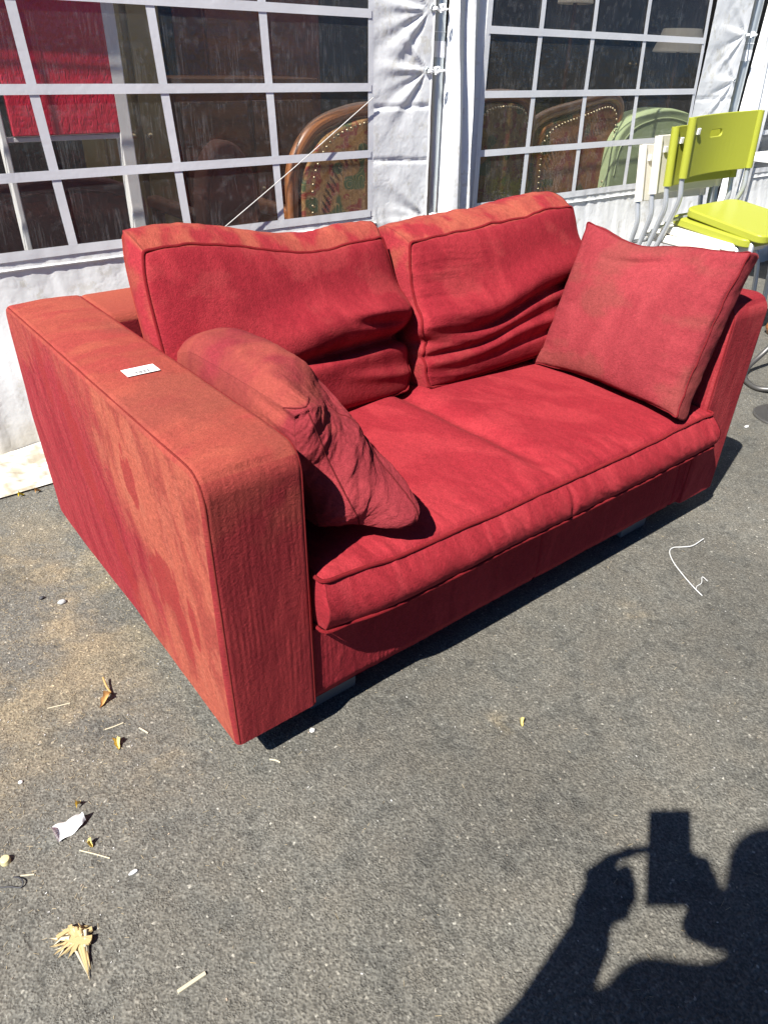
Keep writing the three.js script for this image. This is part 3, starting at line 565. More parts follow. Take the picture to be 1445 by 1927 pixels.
// roof and the other walls keep the inside dark
{
  const shell = [], C = [0.90, 0.905, 0.905], add = (a, b, c, d, n = 8) => shell.push({ ...patch(n, n, (u, v) => ({ p: [0, 1, 2].map((k) => mix(mix(a[k], b[k], u), mix(d[k], c[k], u), v)), c: C })), open: true });
  add([-2, 2.35, ZW], [5.6, 2.35, ZW], [5.6, 3.5, -4.6], [-2, 3.5, -4.6]); add([-2, 2.35, -7.6], [5.6, 2.35, -7.6], [5.6, 3.5, -4.6], [-2, 3.5, -4.6]);
  add([5.6, 0, ZW], [5.6, 0, -7.6], [5.6, 2.35, -7.6], [5.6, 2.35, ZW]); add([-2, 0, ZW], [-2, 0, -7.6], [-2, 2.35, -7.6], [-2, 2.35, ZW]);
  add([5.6, 2.35, ZW], [5.6, 2.35, -7.6], [5.6, 3.5, -4.6], [5.6, 3.5, -4.6]); add([-2, 2.35, ZW], [-2, 2.35, -7.6], [-2, 3.5, -4.6], [-2, 3.5, -4.6]); add([-2, 0, -7.6], [5.6, 0, -7.6], [5.6, 2.35, -7.6], [-2, 2.35, -7.6]);
  const roofCloth = new THREE.MeshPhysicalMaterial({ color: new THREE.Color(0.86, 0.86, 0.85), transmission: 0.4, thickness: 0, roughness: 1, side: THREE.DoubleSide }); roofCloth.name = 'translucent_roof_fabric';
  mesh('roof', weld(shell.slice(0, 2)), roofCloth, tent); mesh('end_wall', weld([shell[2], shell[4]]), cloth, tent); mesh('end_wall', weld([shell[3], shell[5]]), cloth, tent); mesh('rear_wall', weld([shell[6]]), cloth, tent);
  mesh('fabric_strip', weld([sheet(3.955, 4.10, 1.5, 2.35, 0.05, -0.07)]), cloth, tent);
}
// ground flap of the side panel, trodden and dirty
{
  const flap = { ...patch(150, 36, (u, v) => { const x = mix(-1.98, 0.9, u), e = 0.225 + 0.010 * fbm(x * 6, 2, 3, 3), z = mix(ZW + 0.03, ZW + 0.03 + e, v), wr = abs(fbm(x * 7 + z * 5, z * 16, 3, 4));
    const y = 0.006 + 0.055 * wr * sstep(0, 0.2, v) * sstep(1, 0.7, v) + 0.045 * sstep(0.28, 0.0, v) * (0.7 + 0.6 * ns(x * 6, 1, 2)) + 0.0035 * wr;
    const d = sstep(0.02, 0.30, fbm(x * 24, z * 30, 5, 4) + 0.28 * fbm(x * 5, z * 8, 6, 3) + 0.12);
    return { p: [x, y, z], t: [x, z], c: mix3([0.62, 0.59, 0.52], [0.27, 0.22, 0.15], 0.75 * d) }; }), open: true };
  mesh('ground_flap', weld([flap]), cloth, leftWall).userData.label = 'dirty fabric flap lying on the asphalt';
}
// cord drawn slanting across the left window
mesh('slanting_cord', tube([[0.78, 0.604, ZW + 0.022], [1.12, 0.800, ZW + 0.019], [1.478, 1.012, ZW + 0.012]], 0.0015, 30, 6), greyCord, leftWall);

// ---------------------------------------------------------------- furniture stored inside the tent
const floral = (() => {
  const S = 512, R = mulberry(77), a = tiler(10, 71), b = tiler(26, 72), c = tiler(60, 73);
  return texture(S, (u, v) => { const w = a(u, v) * 2.4 + b(u, v) * 1.1, k = abs(sin(w * 7)), m = b(v, u); let q = mix3([0.20, 0.095, 0.03], [0.33, 0.18, 0.065], c(u, v)); q = mix3(q, [0.22, 0.026, 0.022], 0.85 * sstep(0.58, 0.72, m)); q = mix3(q, [0.06, 0.085, 0.03], sstep(0.70, 0.78, a(v + 0.3, u))); q = mix3(q, [0.40, 0.25, 0.10], 0.8 * sstep(0.30, 0.05, k)); return q.map(toS); }, true);
})();
const woodMap = (() => { const a = tiler(12, 81), b = tiler(200, 82); return texture(512, (u, v) => { const k = 0.5 + 0.5 * sin((v * 30 + 2.5 * a(u * 0.4, v)) * 2), m = b(u * 0.1, v); return mix3([0.16, 0.055, 0.018], [0.40, 0.155, 0.05], 0.55 * k + 0.45 * m).map(toS); }, true); })();
const wood = new THREE.MeshPhysicalMaterial({ map: woodMap, roughness: 0.35, clearcoat: 0.4, clearcoatRoughness: 0.3 }); wood.name = 'varnished_wood';
const darkWood = new THREE.MeshStandardMaterial({ map: woodMap, color: new THREE.Color(0.26, 0.24, 0.22), roughness: 0.5 });
const brass = new THREE.MeshStandardMaterial({ color: new THREE.Color(0.52, 0.42, 0.26), metalness: 0.9, roughness: 0.35 });
const fab = (c, map) => new THREE.MeshStandardMaterial({ color: new THREE.Color(...c), map: map ?? null, roughness: 0.95, bumpMap: rep(napBump, 4), bumpScale: 0.001 });
// armchair with a shaped back: outline [x, y] of the back rail from left to right, seat and legs below
function armchair(name, label, o) {
  const t = thing(name, label, 'armchair');
  const crv = new THREE.CatmullRomCurve3(o.top.map(([x, y]) => V(x, y, 0)), false, 'centripetal'), P = crv.getPoints(60), x0 = P[0].x, x1 = P[P.length - 1].x, base = 0.40;
  const inset = o.rail ?? 0, sh = new THREE.Shape(); sh.moveTo(x0 + inset, base); for (const p of P) sh.lineTo(mix(p.x, (x0 + x1) / 2, inset / (x1 - x0) * 2), p.y - inset); sh.lineTo(x1 - inset, base); sh.closePath();
  const back = new THREE.ExtrudeGeometry(sh, { depth: o.thick ?? 0.07, bevelEnabled: true, bevelSize: 0.016, bevelThickness: 0.022, bevelSegments: 4, curveSegments: 24 });
  mesh('backrest', back, o.fabric, t);
  if (inset) {
    const path = [V(x0, base, 0), ...P, V(x1, base, 0)].map((p) => V(p.x, p.y, 0.045)); mesh('back_frame', new THREE.TubeGeometry(new THREE.CatmullRomCurve3(path, false, 'centripetal'), 120, 0.026, 10), o.wood, t);
    const nails = []; for (let i = 0; i <= 64; i++) { const p = new THREE.CatmullRomCurve3(path, false, 'centripetal').getPointAt(i / 64), s = new THREE.SphereGeometry(0.0055, 8, 6); s.translate(mix(p.x, (x0 + x1) / 2, 0.085 / (x1 - x0) * 1.5), p.y - 0.042, 0.094); nails.push(s); }
    const n = mesh('nail_heads', merge(nails), brass, t); n.userData.kind = 'stuff';
  } else { const pts = P.map((p) => V(mix(p.x, (x0 + x1) / 2, 0.06), p.y - 0.03, (o.thick ?? 0.07) + 0.021)); mesh('piping', new THREE.TubeGeometry(new THREE.CatmullRomCurve3(pts), 80, 0.005, 6), o.fabric, t); }
  const w = x1 - x0, cx = (x0 + x1) / 2;
  mesh('seat', boxAt(w * 0.92, 0.14, 0.50, cx, 0.37, -0.24, 0.04), o.fabric, t);
  for (const s of [-1, 1]) {
    mesh('armrest', boxAt(0.06, 0.05, 0.46, cx + s * w * 0.47, 0.60, -0.22, 0.018), o.wood, t); mesh('arm_post', boxAt(0.04, 0.22, 0.05, cx + s * w * 0.47, 0.48, -0.40, 0.01), o.wood, t);
    mesh('leg', bar([cx + s * w * 0.42, 0.31, -0.42], [cx + s * w * 0.44, 0, -0.44], 0.022), o.wood, t); mesh('leg', bar([cx + s * w * 0.42, 0.42, 0.03], [cx + s * w * 0.44, 0, 0.06], 0.022), o.wood, t);
  }
  t.position.set(o.at[0], o.lift ?? 0, o.at[1]); t.rotation.y = o.turn ?? 0; return t;
}
const hump = (w, h, s) => [[-w, s], [-w * 0.96, mix(s, h, 0.5)], [-w * 0.72, mix(s, h, 0.82)], [-w * 0.3, mix(s, h, 0.97)], [0, h], [w * 0.3, mix(s, h, 0.97)], [w * 0.72, mix(s, h, 0.82)], [w * 0.96, mix(s, h, 0.5)], [w, s]];
const floralCloth = fab([1, 1, 1], rep(floral, 1.7));
// the chairs stand right behind the clear panes: fronts of their backs set by pixel on a plane just inside
function behind(cx, cy, left, zf, thick, shape, o, name, label) {
  const c = onZ(cx, cy, zf), hw = c.x - onZ(left, cy, zf).x; armchair(name, label, { ...o, thick, top: shape(hw, c.y), at: [c.x, zf - thick - 0.05] });
}
behind(712, 206, 556, -1.70, 0.05, (w, h) => hump(w, h, h - 0.36), { rail: 0.045, fabric: floralCloth, wood }, 'wooden_armchair', 'floral armchair with arched carved wood frame and brass nails behind the slanting cord');
behind(955, 190, 890, -1.72, 0.05, (w, h) => [[-w, h - 0.38], [-w, h - 0.05], [-w * 0.8, h], [w * 0.8, h], [w, h - 0.05], [w, h - 0.38]], { rail: 0.04, fabric: fab([0.8, 0.85, 0.6], rep(floral, 1.7)), wood }, 'wooden_armchair', 'floral armchair with flat wooden top rail beside the fabric pleats');
behind(1105, 186, 1018, -1.72, 0.05, (w, h) => [[-w, h - 0.40], [-w, h - 0.14], [-w * 0.8, h - 0.085], [w * 0.05, h - 0.03], [w * 0.8, h], [w, h - 0.04], [w * 0.95, h - 0.22], [w * 0.85, h - 0.40]], { rail: 0.04, fabric: fab([0.75, 0.55, 0.42], rep(floral, 1.3)), wood }, 'wooden_armchair', 'brown armchair with rising wooden rail beside the green armchair');
behind(1262, 211, 1178, -1.66, 0.10, (w, h) => hump(w, h, h - 0.26), { fabric: fab([0.30, 0.37, 0.19]), wood: fab([0.26, 0.32, 0.16]) }, 'upholstered_armchair', 'pale green upholstered armchair with a rounded back inside the tent');
behind(436, 276, 384, -1.80, 0.06, (w, h) => hump(w, h, h - 0.42), { fabric: fab([0.16, 0.062, 0.036]), wood: darkWood }, 'upholstered_armchair', 'dark brown upholstered armchair with a pointed arched back');
armchair('upholstered_armchair', 'dark armchair low behind the window under the red board', { top: hump(0.33, 0.72, 0.56), fabric: fab([0.09, 0.04, 0.035]), wood: darkWood, at: [0.50, -2.3] });
// red board in a white frame
{
  const t = thing('display_frame', 'red board held between two white posts inside the tent', 'display board');
  const red = new THREE.MeshStandardMaterial({ color: new THREE.Color(0.56, 0.010, 0.040), roughness: 0.6, bumpMap: rep(clothBump, 1), bumpScale: 0.002 }), white = new THREE.MeshStandardMaterial({ color: new THREE.Color(0.72, 0.71, 0.68), roughness: 0.55 });
  const zb = -1.70, L = onZ(26, 254, zb), Q = onZ(229, 250, zb), p0 = onZ(234, 300, zb), p1 = onZ(258, 300, zb), l0 = onZ(54, 478, zb), l1 = onZ(65, 478, zb), pw = p1.x - p0.x;
  mesh('board', boxAt(Q.x - L.x, 0.74, 0.024, (L.x + Q.x) / 2, Q.y + 0.37, zb - 0.012, 0.004), red, t);
  mesh('post', boxAt(pw, 1.72, 0.04, (p0.x + p1.x) / 2, 0.86, zb - 0.02, 0.004), white, t); mesh('post', boxAt(l1.x - l0.x, 1.72, 0.04, (l0.x + l1.x) / 2, 0.86, zb - 0.02, 0.004), white, t);
  mesh('rail', boxAt(p0.x - l1.x, 0.014, 0.03, (p0.x + l1.x) / 2, Q.y - 0.009, zb - 0.022, 0.003), white, t); mesh('rail', boxAt(p0.x - l1.x, 0.04, 0.03, (p0.x + l1.x) / 2, 1.66, zb - 0.022, 0.003), white, t);
}
// cupboards along the back; the black ones are added to darken the inside
function cupboard(label, x, z, w, h, mat, d = 0.5) {
  const t = thing('cupboard', label, 'cupboard'); mesh('carcass', boxAt(w, h, d, x, h / 2, z, 0.008), mat, t); mesh('top', boxAt(w + 0.04, 0.03, d + 0.04, x, h + 0.016, z, 0.006), mat, t);
  for (const s of [-1, 1]) { mesh('door', boxAt(w / 2 - 0.03, h - 0.14, 0.02, x + s * w / 4, h / 2, z + d / 2 + 0.011, 0.005), mat, t); mesh('knob', new THREE.SphereGeometry(0.014, 12, 8).translate(x + s * 0.04, h / 2, z + d / 2 + 0.034), brass, t); }
}
const black = new THREE.MeshStandardMaterial({ color: new THREE.Color(0.022, 0.021, 0.021), roughness: 0.7, bumpMap: rep(napBump, 2), bumpScale: 0.002 });
cupboard('added tall black cupboard darkening the back of the tent behind the red board', 0.2, -4.4, 2.2, 2.1, black); cupboard('added tall black cupboard darkening the back of the tent behind the arched armchairs', 2.45, -4.5, 2.2, 2.2, black); cupboard('added tall black cupboard darkening the back of the tent behind the lampshade', 4.62, -4.5, 1.9, 2.2, black);  // added black bodies that stand in for the dark depth of the tent
cupboard('added tall black cupboard darkening the tent end behind the green armchair', 5.0, -3.6, 1.0, 2.25, black, 1.2); cupboard('added black wardrobe darkening the tent end behind the cone lampshade', 5.28, -2.6, 0.5, 2.25, black, 0.8);  // two more added, so the pale end wall does not show through the panes
cupboard('olive brown cupboard beside the white post', 1.08, -2.95, 0.34, 1.62, new THREE.MeshStandardMaterial({ color: new THREE.Color(0.20, 0.15, 0.062), roughness: 0.6 }), 0.3);
cupboard('low sideboard with pale worn top inside the tent', 1.80, -3.25, 0.82, 1.0, new THREE.MeshStandardMaterial({ map: woodMap, color: new THREE.Color(0.45, 0.40, 0.32), roughness: 0.6 }), 0.4);
cupboard('reddish wooden cupboard behind the slanting cord', 2.30, -3.9, 0.8, 1.9, new THREE.MeshStandardMaterial({ map: woodMap, color: new THREE.Color(0.34, 0.22, 0.2), roughness: 0.5 }), 0.4);
function floorLamp(label, x, y, z, r0, r1, h) {
  const t = thing('floor_lamp', label, 'lamp'); const shade = new THREE.MeshPhysicalMaterial({ color: new THREE.Color(0.62, 0.55, 0.44), roughness: 0.9, side: THREE.DoubleSide });
  const s = mesh('lamp_shade', new THREE.LatheGeometry([[r0, 0], [r0 + 0.003, 0.006], [mix(r0, r1, 0.5), h / 2], [r1, h]].map(([a, b]) => new THREE.Vector2(a, b)), 40), shade, t); s.position.set(x, y, z);
  mesh('stem', new THREE.CylinderGeometry(0.012, 0.012, y + h * 0.7, 12).translate(x, (y + h * 0.7) / 2, z), darkWood, t); mesh('foot', new THREE.CylinderGeometry(0.14, 0.15, 0.025, 28).translate(x, 0.013, z), darkWood, t);
}
floorLamp('standing lamp with cream cone shade inside the tent above the green armchair', 4.86, 1.20, -2.52, 0.168, 0.125, 0.135);
floorLamp('standing lamp with cream shade above the brown armchair', 3.71, 1.42, -2.52, 0.10, 0.07, 0.16);

// ---------------------------------------------------------------- stacked plastic chairs
const tubeMat = new THREE.MeshStandardMaterial({ color: new THREE.Color(0.46, 0.48, 0.50), roughness: 0.38, metalness: 0.55 }); tubeMat.name = 'painted_tube';
const lime = new THREE.MeshPhysicalMaterial({ color: new THREE.Color(0.31, 0.328, 0.036), roughness: 0.38, specularIntensity: 0.6, bumpMap: rep(napBump, 2), bumpScale: 0.0004 }); lime.name = 'lime_plastic';
const cream = new THREE.MeshPhysicalMaterial({ color: new THREE.Color(0.76, 0.73, 0.64), roughness: 0.4, specularIntensity: 0.6 }); cream.name = 'cream_plastic';
const clipMat = new THREE.MeshStandardMaterial({ color: new THREE.Color(0.80, 0.80, 0.78), roughness: 0.5 });
function plasticChair(mat, label) {
  const t = thing('stacking_chair', label, 'chair', 'stacked plastic chairs');
  const pw = 0.229, off = -0.037, T = [0.375, -0.248], B = [0.138, -0.215];
  const sh = new THREE.Shape(), r = 0.03, H = hypot(T[0] - B[0], T[1] - B[1]);
  sh.moveTo(-pw, 0); sh.lineTo(pw - r, 0); sh.quadraticCurveTo(pw, 0.004, pw, r); sh.lineTo(pw, H); sh.lineTo(-pw, H); sh.closePath();
  const slot = new THREE.Path(); slot.absarc(-0.055, H - 0.075, 0.017, PI / 2, PI * 1.5); slot.absarc(0.005, H - 0.075, 0.017, -PI / 2, PI / 2); slot.closePath(); sh.holes.push(slot);
  let g = new THREE.ExtrudeGeometry(sh, { depth: 0.006, bevelEnabled: true, bevelSize: 0.003, bevelThickness: 0.003, bevelSegments: 2, curveSegments: 14, steps: 1 });
  // finer strips so that the panel can curve: subdivide by splitting long triangles
  g = splitX(g.index ? g.toNonIndexed() : g, 0.03);
  const P = g.attributes.position, lean = Math.atan2(B[1] - T[1], T[0] - B[0]);
  for (let i = 0; i < P.count; i++) { const x = P.getX(i), y = P.getY(i), z = P.getZ(i) - 0.032 * cos(x / pw * PI / 2); P.setXYZ(i, x + off, B[0] + y * cos(lean) + z * sin(lean), B[1] - y * sin(lean) + z * cos(lean)); }
  g.computeVertexNormals();
  const parts = [g];
  for (const s of [-1, 1]) { const a = [off + s * pw, B[0], B[1] + 0.003], b = [off + s * pw, T[0], T[1] + 0.003]; const c = new THREE.CylinderGeometry(0.018, 0.019, H, 20, 1, true); c.rotateX(-lean); c.translate(off + s * pw, (T[0] + B[0]) / 2, (T[1] + B[1]) / 2 + 0.002); parts.push(c); const cap = new THREE.CircleGeometry(0.018, 20); cap.rotateX(-PI / 2); cap.translate(off + s * pw, T[0] - 0.001, T[1] + 0.002); parts.push(cap); }
  mesh('backrest', merge(parts), mat, t);
  mesh('clip', boxAt(0.018, 0.026, 0.008, off - pw + 0.050, T[0] - 0.055, T[1] + 0.012, 0.002), clipMat, t);
  // seat with a deep rolled lip
  const sw = 0.185, sd = 0.215, q = new THREE.Shape(), c = 0.045; q.moveTo(-sw + c, -sd); q.lineTo(sw - c, -sd); q.quadraticCurveTo(sw, -sd, sw, -sd + c); q.lineTo(sw - 0.008, sd - c); q.quadraticCurveTo(sw - 0.012, sd, sw - c - 0.03, sd); q.lineTo(-sw + c + 0.03, sd); q.quadraticCurveTo(-sw + 0.012, sd, -sw + 0.008, sd - c); q.lineTo(-sw, -sd + c); q.quadraticCurveTo(-sw, -sd, -sw + c, -sd);
  const seat = new THREE.ExtrudeGeometry(q, { depth: 0.022, bevelEnabled: true, bevelSize: 0.008, bevelThickness: 0.007, bevelSegments: 4, curveSegments: 12 }); seat.rotateX(-PI / 2); seat.translate(0, -0.030, 0);
  mesh('seat', seat, mat, t);
  for (const s of [-1, 1]) {
    const x = off + s * pw;
    mesh('leg', tube([[x, 0.30, -0.238], [x, 0.12, -0.212], [x + s * -0.004, 0.05, -0.20], [x - s * 0.012, -0.05, -0.225], [x - s * 0.004, -0.25, -0.275], [x, -0.437, -0.325]], 0.0115, 50, 12), tubeMat, t);
    mesh('leg', tube([[s * 0.15, -0.035, -0.21], [s * 0.165, -0.037, 0.10], [s * 0.175, -0.05, 0.165], [s * 0.19, -0.10, 0.185], [s * 0.21, -0.437, 0.225]], 0.0115, 50, 12), tubeMat, t);
  }
  mesh('stretcher', bar([off - pw + 0.01, -0.05, -0.222], [off + pw - 0.01, -0.05, -0.222], 0.009), tubeMat, t);
  return t;
}
// splits triangles until no edge is longer than s across x
function splitX(g, s) {
  const p = g.attributes.position; let tri = []; for (let i = 0; i < p.count; i += 3) tri.push([0, 1, 2].map((k) => [p.getX(i + k), p.getY(i + k), p.getZ(i + k)]));
  for (let pass = 0; pass < 14; pass++) { const out = []; let any = false; for (const t of tri) { let m = 0, e = -1; for (let k = 0; k < 3; k++) { const d = abs(t[k][0] - t[(k + 1) % 3][0]); if (d > m) { m = d; e = k; } } if (m > s) { any = true; const a = t[e], b = t[(e + 1) % 3], c = t[(e + 2) % 3], h = a.map((x, i) => (x + b[i]) / 2); out.push([a, h, c], [h, b, c]); } else out.push(t); } tri = out; if (!any) break; }
  const q = new THREE.BufferGeometry(); q.setAttribute('position', new THREE.Float32BufferAttribute(tri.flat(2), 3)); q.setAttribute('uv', new THREE.Float32BufferAttribute(tri.flatMap((t) => t.flatMap((v) => [v[0], v[1]])), 2)); q.computeVertexNormals(); return q;
}
const stack = [[cream, 'cream plastic chair at the bottom of the stack'], [cream, 'cream plastic chair second from the bottom of the stack'], [lime, 'lime green plastic chair under the topmost one of the stack'], [lime, 'lime green plastic chair on top of the stack']];
stack.forEach(([m, l], k) => { const c = plasticChair(m, l), f = k / 3; c.position.set(3.135 + 0.029 * f, 0.440 + 0.110 * f, -1.066 + 0.175 * f); c.rotation.order = 'YXZ'; c.rotation.set(0.12 * f, -0.119, 0.05 * f); });

// white table at the right edge
{
  const t = thing('folding_table', 'white table standing beside the stacked chairs', 'table'), w = new THREE.MeshPhysicalMaterial({ color: new THREE.Color(0.80, 0.80, 0.79), roughness: 0.35 });
  mesh('table_top', boxAt(1.1, 0.028, 0.5, 4.38, 0.715, -1.13, 0.006), w, t);
  for (const [x, z] of [[3.9, -0.93], [3.9, -1.33], [4.86, -0.93], [4.86, -1.33]]) mesh('leg', bar([x, 0.70, z], [x, 0, z], 0.014, 12), tubeMat, t);
}
// iron pedestal foot and curled iron stand, just inside the right edge
{
  const rust = new THREE.MeshStandardMaterial({ color: new THREE.Color(0.060, 0.045, 0.036), roughness: 0.55, metalness: 0.4, bumpMap: rep(clothBump, 4), bumpScale: 0.001 }), iron = new THREE.MeshStandardMaterial({ color: new THREE.Color(0.12, 0.115, 0.11), roughness: 0.45, metalness: 0.7 });
  const t = thing('pedestal_stand', 'dark round iron stand foot on the asphalt beside the sofa', 'stand');
  const L = [[0, 0.012], [0.105, 0.010], [0.110, 0.006], [0.110, 0]].map(([a, b]) => new THREE.Vector2(a, b)); const d = mesh('foot_plate', new THREE.LatheGeometry(L, 48), iron, t);
  mesh('hub', new THREE.LatheGeometry([[0.052, 0], [0.050, 0.018], [0.03, 0.04], [0.02, 0.06]].map(([a, b]) => new THREE.Vector2(a, b + 0.012)), 32), rust, t);
  mesh('column', new THREE.CylinderGeometry(0.014, 0.016, 0.9, 16).translate(0, 0.51, 0), rust, t); t.position.set(2.425, 0, -0.185);
  const s = thing('curled_iron_stand', 'grey wrought iron stand with a curled foot beside the stacked chairs', 'stand');
  mesh('curled_foot', tube([[-0.16, 0.02, 0.10], [-0.175, 0.012, 0.045], [-0.13, 0.014, -0.03], [-0.04, 0.03, -0.075], [0.06, 0.10, -0.06], [0.10, 0.25, 0.0], [0.10, 0.6, 0.0]], 0.011, 80, 10), iron, s);
  mesh('curled_foot', tube([[-0.16, 0.02, 0.10], [-0.10, 0.024, 0.085], [0.0, 0.05, 0.04], [0.10, 0.13, 0.0]], 0.010, 60, 10), iron, s); s.position.set(2.77, 0, -0.43);
  const k = thing('turned_wood_foot', 'brown turned wooden table foot on the asphalt', 'furniture foot');
  mesh('foot', new THREE.LatheGeometry([[0, 0], [0.045, 0.004], [0.058, 0.035], [0.045, 0.07], [0.024, 0.09], [0.03, 0.13], [0.032, 0.5]].map(([a, b]) => new THREE.Vector2(a, b)), 28), wood, k); k.position.set(3.38, 0, -0.70);
}

// ---------------------------------------------------------------- litter on the asphalt
const strawMat = new THREE.MeshStandardMaterial({ color: new THREE.Color(0.42, 0.31, 0.145), roughness: 0.85, side: THREE.DoubleSide }), paleStraw = new THREE.MeshStandardMaterial({ color: new THREE.Color(0.44, 0.39, 0.28), roughness: 0.85, side: THREE.DoubleSide }), paper = new THREE.MeshPhysicalMaterial({ color: new THREE.Color(0.80, 0.80, 0.80), roughness: 0.45, side: THREE.DoubleSide });
const stringMat = new THREE.MeshStandardMaterial({ color: new THREE.Color(0.47, 0.47, 0.46), roughness: 0.9 });
const at = (o, x, y, h = 0) => { const p = onY(x, y); o.position.set(p.x, h, p.z); return o; };
{ // folded scrap of white paper
  const t = thing('paper_scrap', 'folded scrap of white glossy paper on the asphalt', 'litter');
  const A = onY(106, 1574), B = onY(160, 1541), L = A.distanceTo(B), w = 0.0175;
  const g = { ...patch(24, 14, (u, v) => { const x = u * L, s = v * 2 - 1, k = 1 - 0.25 * u; return { p: [x, 0.003 + 0.016 * pow(max(0, 1 - abs(s + 0.15 * (1 - 2 * u))), 0.8) * (0.6 + 0.5 * u) + 0.003 * sin(u * 9 + v * 7), s * w * k * (1 - 0.35 * sstep(0.8, 1, u))] }; }), open: true };
  mesh('fold', weld([g]), paper, t); mesh('fold', weld([{ ...patch(6, 10, (u, v) => ({ p: [0.004 - u * 0.006, 0.001 + 0.016 * u * sin(PI * v) + 0.006 * u, (v * 2 - 1) * w] })), open: true }]), paper, t);
  t.position.copy(A); t.rotation.y = Math.atan2(-(B.z - A.z), B.x - A.x);
}
{ // splintered piece of wood: a fan of fibres
  const t = thing('splintered_wood', 'tuft of splintered yellow wood fibres on the asphalt', 'litter'), R = mulberry(91), c = onY(140, 1765);
  const ends = [[98, 1775], [96, 1783], [100, 1790], [95, 1768], [104, 1800], [112, 1808], [130, 1810], [125, 1800], [168, 1850], [170, 1845], [172, 1830], [166, 1820], [162, 1810], [158, 1800], [172, 1760], [170, 1745], [150, 1742], [118, 1752], [108, 1758], [175, 1775]];
  for (const [ex, ey] of ends) for (let k = 0; k < 2; k++) {
    const s = onY(128 + 36 * R(), 1752 + 22 * R()), e = onY(ex + 6 * (R() - 0.5), ey + 6 * (R() - 0.5)), d = e.clone().sub(s), L = d.length(), g = new THREE.ConeGeometry(0.0035 + 0.002 * R(), L, 4); g.scale(1, 1, 0.5); g.rotateX(PI / 2); g.translate(0, 0, L / 2);
    const m = mesh('fibre', g, R() < 0.3 ? paleStraw : strawMat, t); m.position.set(s.x, 0.004 + 0.008 * R(), s.z); m.lookAt(e.x, 0.002 + 0.004 * R(), e.z);
  }
  const core = []; for (let k = 0; k < 14; k++) { const g = new THREE.BoxGeometry(0.012 + 0.012 * R(), 0.004, 0.006); g.rotateY(R() * PI); const p = onY(122 + 44 * R(), 1752 + 30 * R()); g.translate(p.x, 0.006 + 0.004 * R(), p.z); core.push(g); }
  mesh('core', merge(core), strawMat, t);
}
function twig(name, label, pts, r, mat) { const t = mesh(name, tube(pts.map(([x, y, h]) => { const p = onY(x, y); return V(p.x, h ?? r, p.z); }), r, 30, 6), mat); tag(t, label, 'litter'); return t; }
{ const a = onY(335, 1868), b = onY(388, 1832), L = a.distanceTo(b), m = mesh('wood_stick', boxAt(L, 0.004, 0.0055, 0, 0.002, 0, 0.001), paleStraw); m.position.copy(a).add(b).multiplyScalar(0.5); m.rotation.y = Math.atan2(-(b.z - a.z), b.x - a.x); tag(m, 'flat greyish wood stick lying near the splintered wood tuft', 'litter'); }
{
  const t = thing('white_string', 'length of white string with a frayed end lying bent on the asphalt', 'litter');
  const strand = (name, pts, r) => mesh(name, tube(pts.map(([x, y, h]) => { const p = onY(x, y); return V(p.x, h, p.z); }), r, 90, 7), stringMat, t);
  strand('strand', [[1322, 1018, 0.008], [1300, 1030, 0.005], [1282, 1031, 0.003], [1266, 1032, 0.003], [1259, 1038, 0.003], [1264, 1056, 0.003], [1285, 1085, 0.003], [1307, 1110, 0.003], [1320, 1122, 0.002]], 0.0016);
  strand('frayed_end', [[1308, 1112, 0.003], [1310, 1105, 0.003], [1318, 1100, 0.004], [1320, 1089, 0.006], [1330, 1096, 0.004]], 0.0011);
}
twig('black_wire', 'thin black wire loop on the asphalt', [[-5, 1672, 0.002], [20, 1670, 0.002], [42, 1671, 0.003], [46, 1663, 0.006], [38, 1655, 0.005], [27, 1652, 0.003]], 0.0013, dark);
twig('straw_stalk', 'straight thin straw stalk beside the paper scrap', [[151, 1601], [180, 1608], [208, 1616]], 0.0013, paleStraw);
twig('straw_stalk', 'short straw stalk beside the black wire', [[40, 1649], [66, 1646]], 0.0014, paleStraw);
twig('straw_stalk', 'pale straw stalk lying on the dusty patch', [[90, 1334], [133, 1324]], 0.0013, paleStraw);
twig('straw_stalk', 'short stalk with a knotted end near the sofa arm', [[198, 1374], [216, 1368], [233, 1361]], 0.0015, paleStraw);
twig('straw_stalk', 'stubby pale stalk near the sofa arm', [[263, 1371], [272, 1376], [280, 1381]], 0.0018, paleStraw);
twig('straw_stalk', 'tiny pale stalk beside the sofa shadow', [[508, 1430], [520, 1432], [528, 1436]], 0.0018, paleStraw);
// dry leaf with its stem: a curled blade
function leaf(label, stem, tip, w, mat, cat = 'leaf') {
  const t = thing('dry_leaf', label, cat), a = onY(...stem), b = onY(...tip), L = a.distanceTo(b);
  mesh('blade', weld([{ ...patch(14, 8, (u, v) => { const s = v * 2 - 1, k = sin(PI * pow(u, 0.75)) * (1 + 0.25 * sin(u * 17 + v * 3)); return { p: [u * L, 0.004 + 0.010 * s * s * k + 0.004 * sin(u * 6), s * w * k] }; }), open: true }]), mat, t);
  t.position.copy(a); t.rotation.y = Math.atan2(-(b.z - a.z), b.x - a.x); return t;
}
const leafMat = new THREE.MeshStandardMaterial({ color: new THREE.Color(0.42, 0.25, 0.09), roughness: 0.8, side: THREE.DoubleSide }), petalMat = new THREE.MeshStandardMaterial({ color: new THREE.Color(0.62, 0.50, 0.16), roughness: 0.8, side: THREE.DoubleSide }), yellowMat = new THREE.MeshStandardMaterial({ color: new THREE.Color(0.60, 0.46, 0.02), roughness: 0.7, side: THREE.DoubleSide });
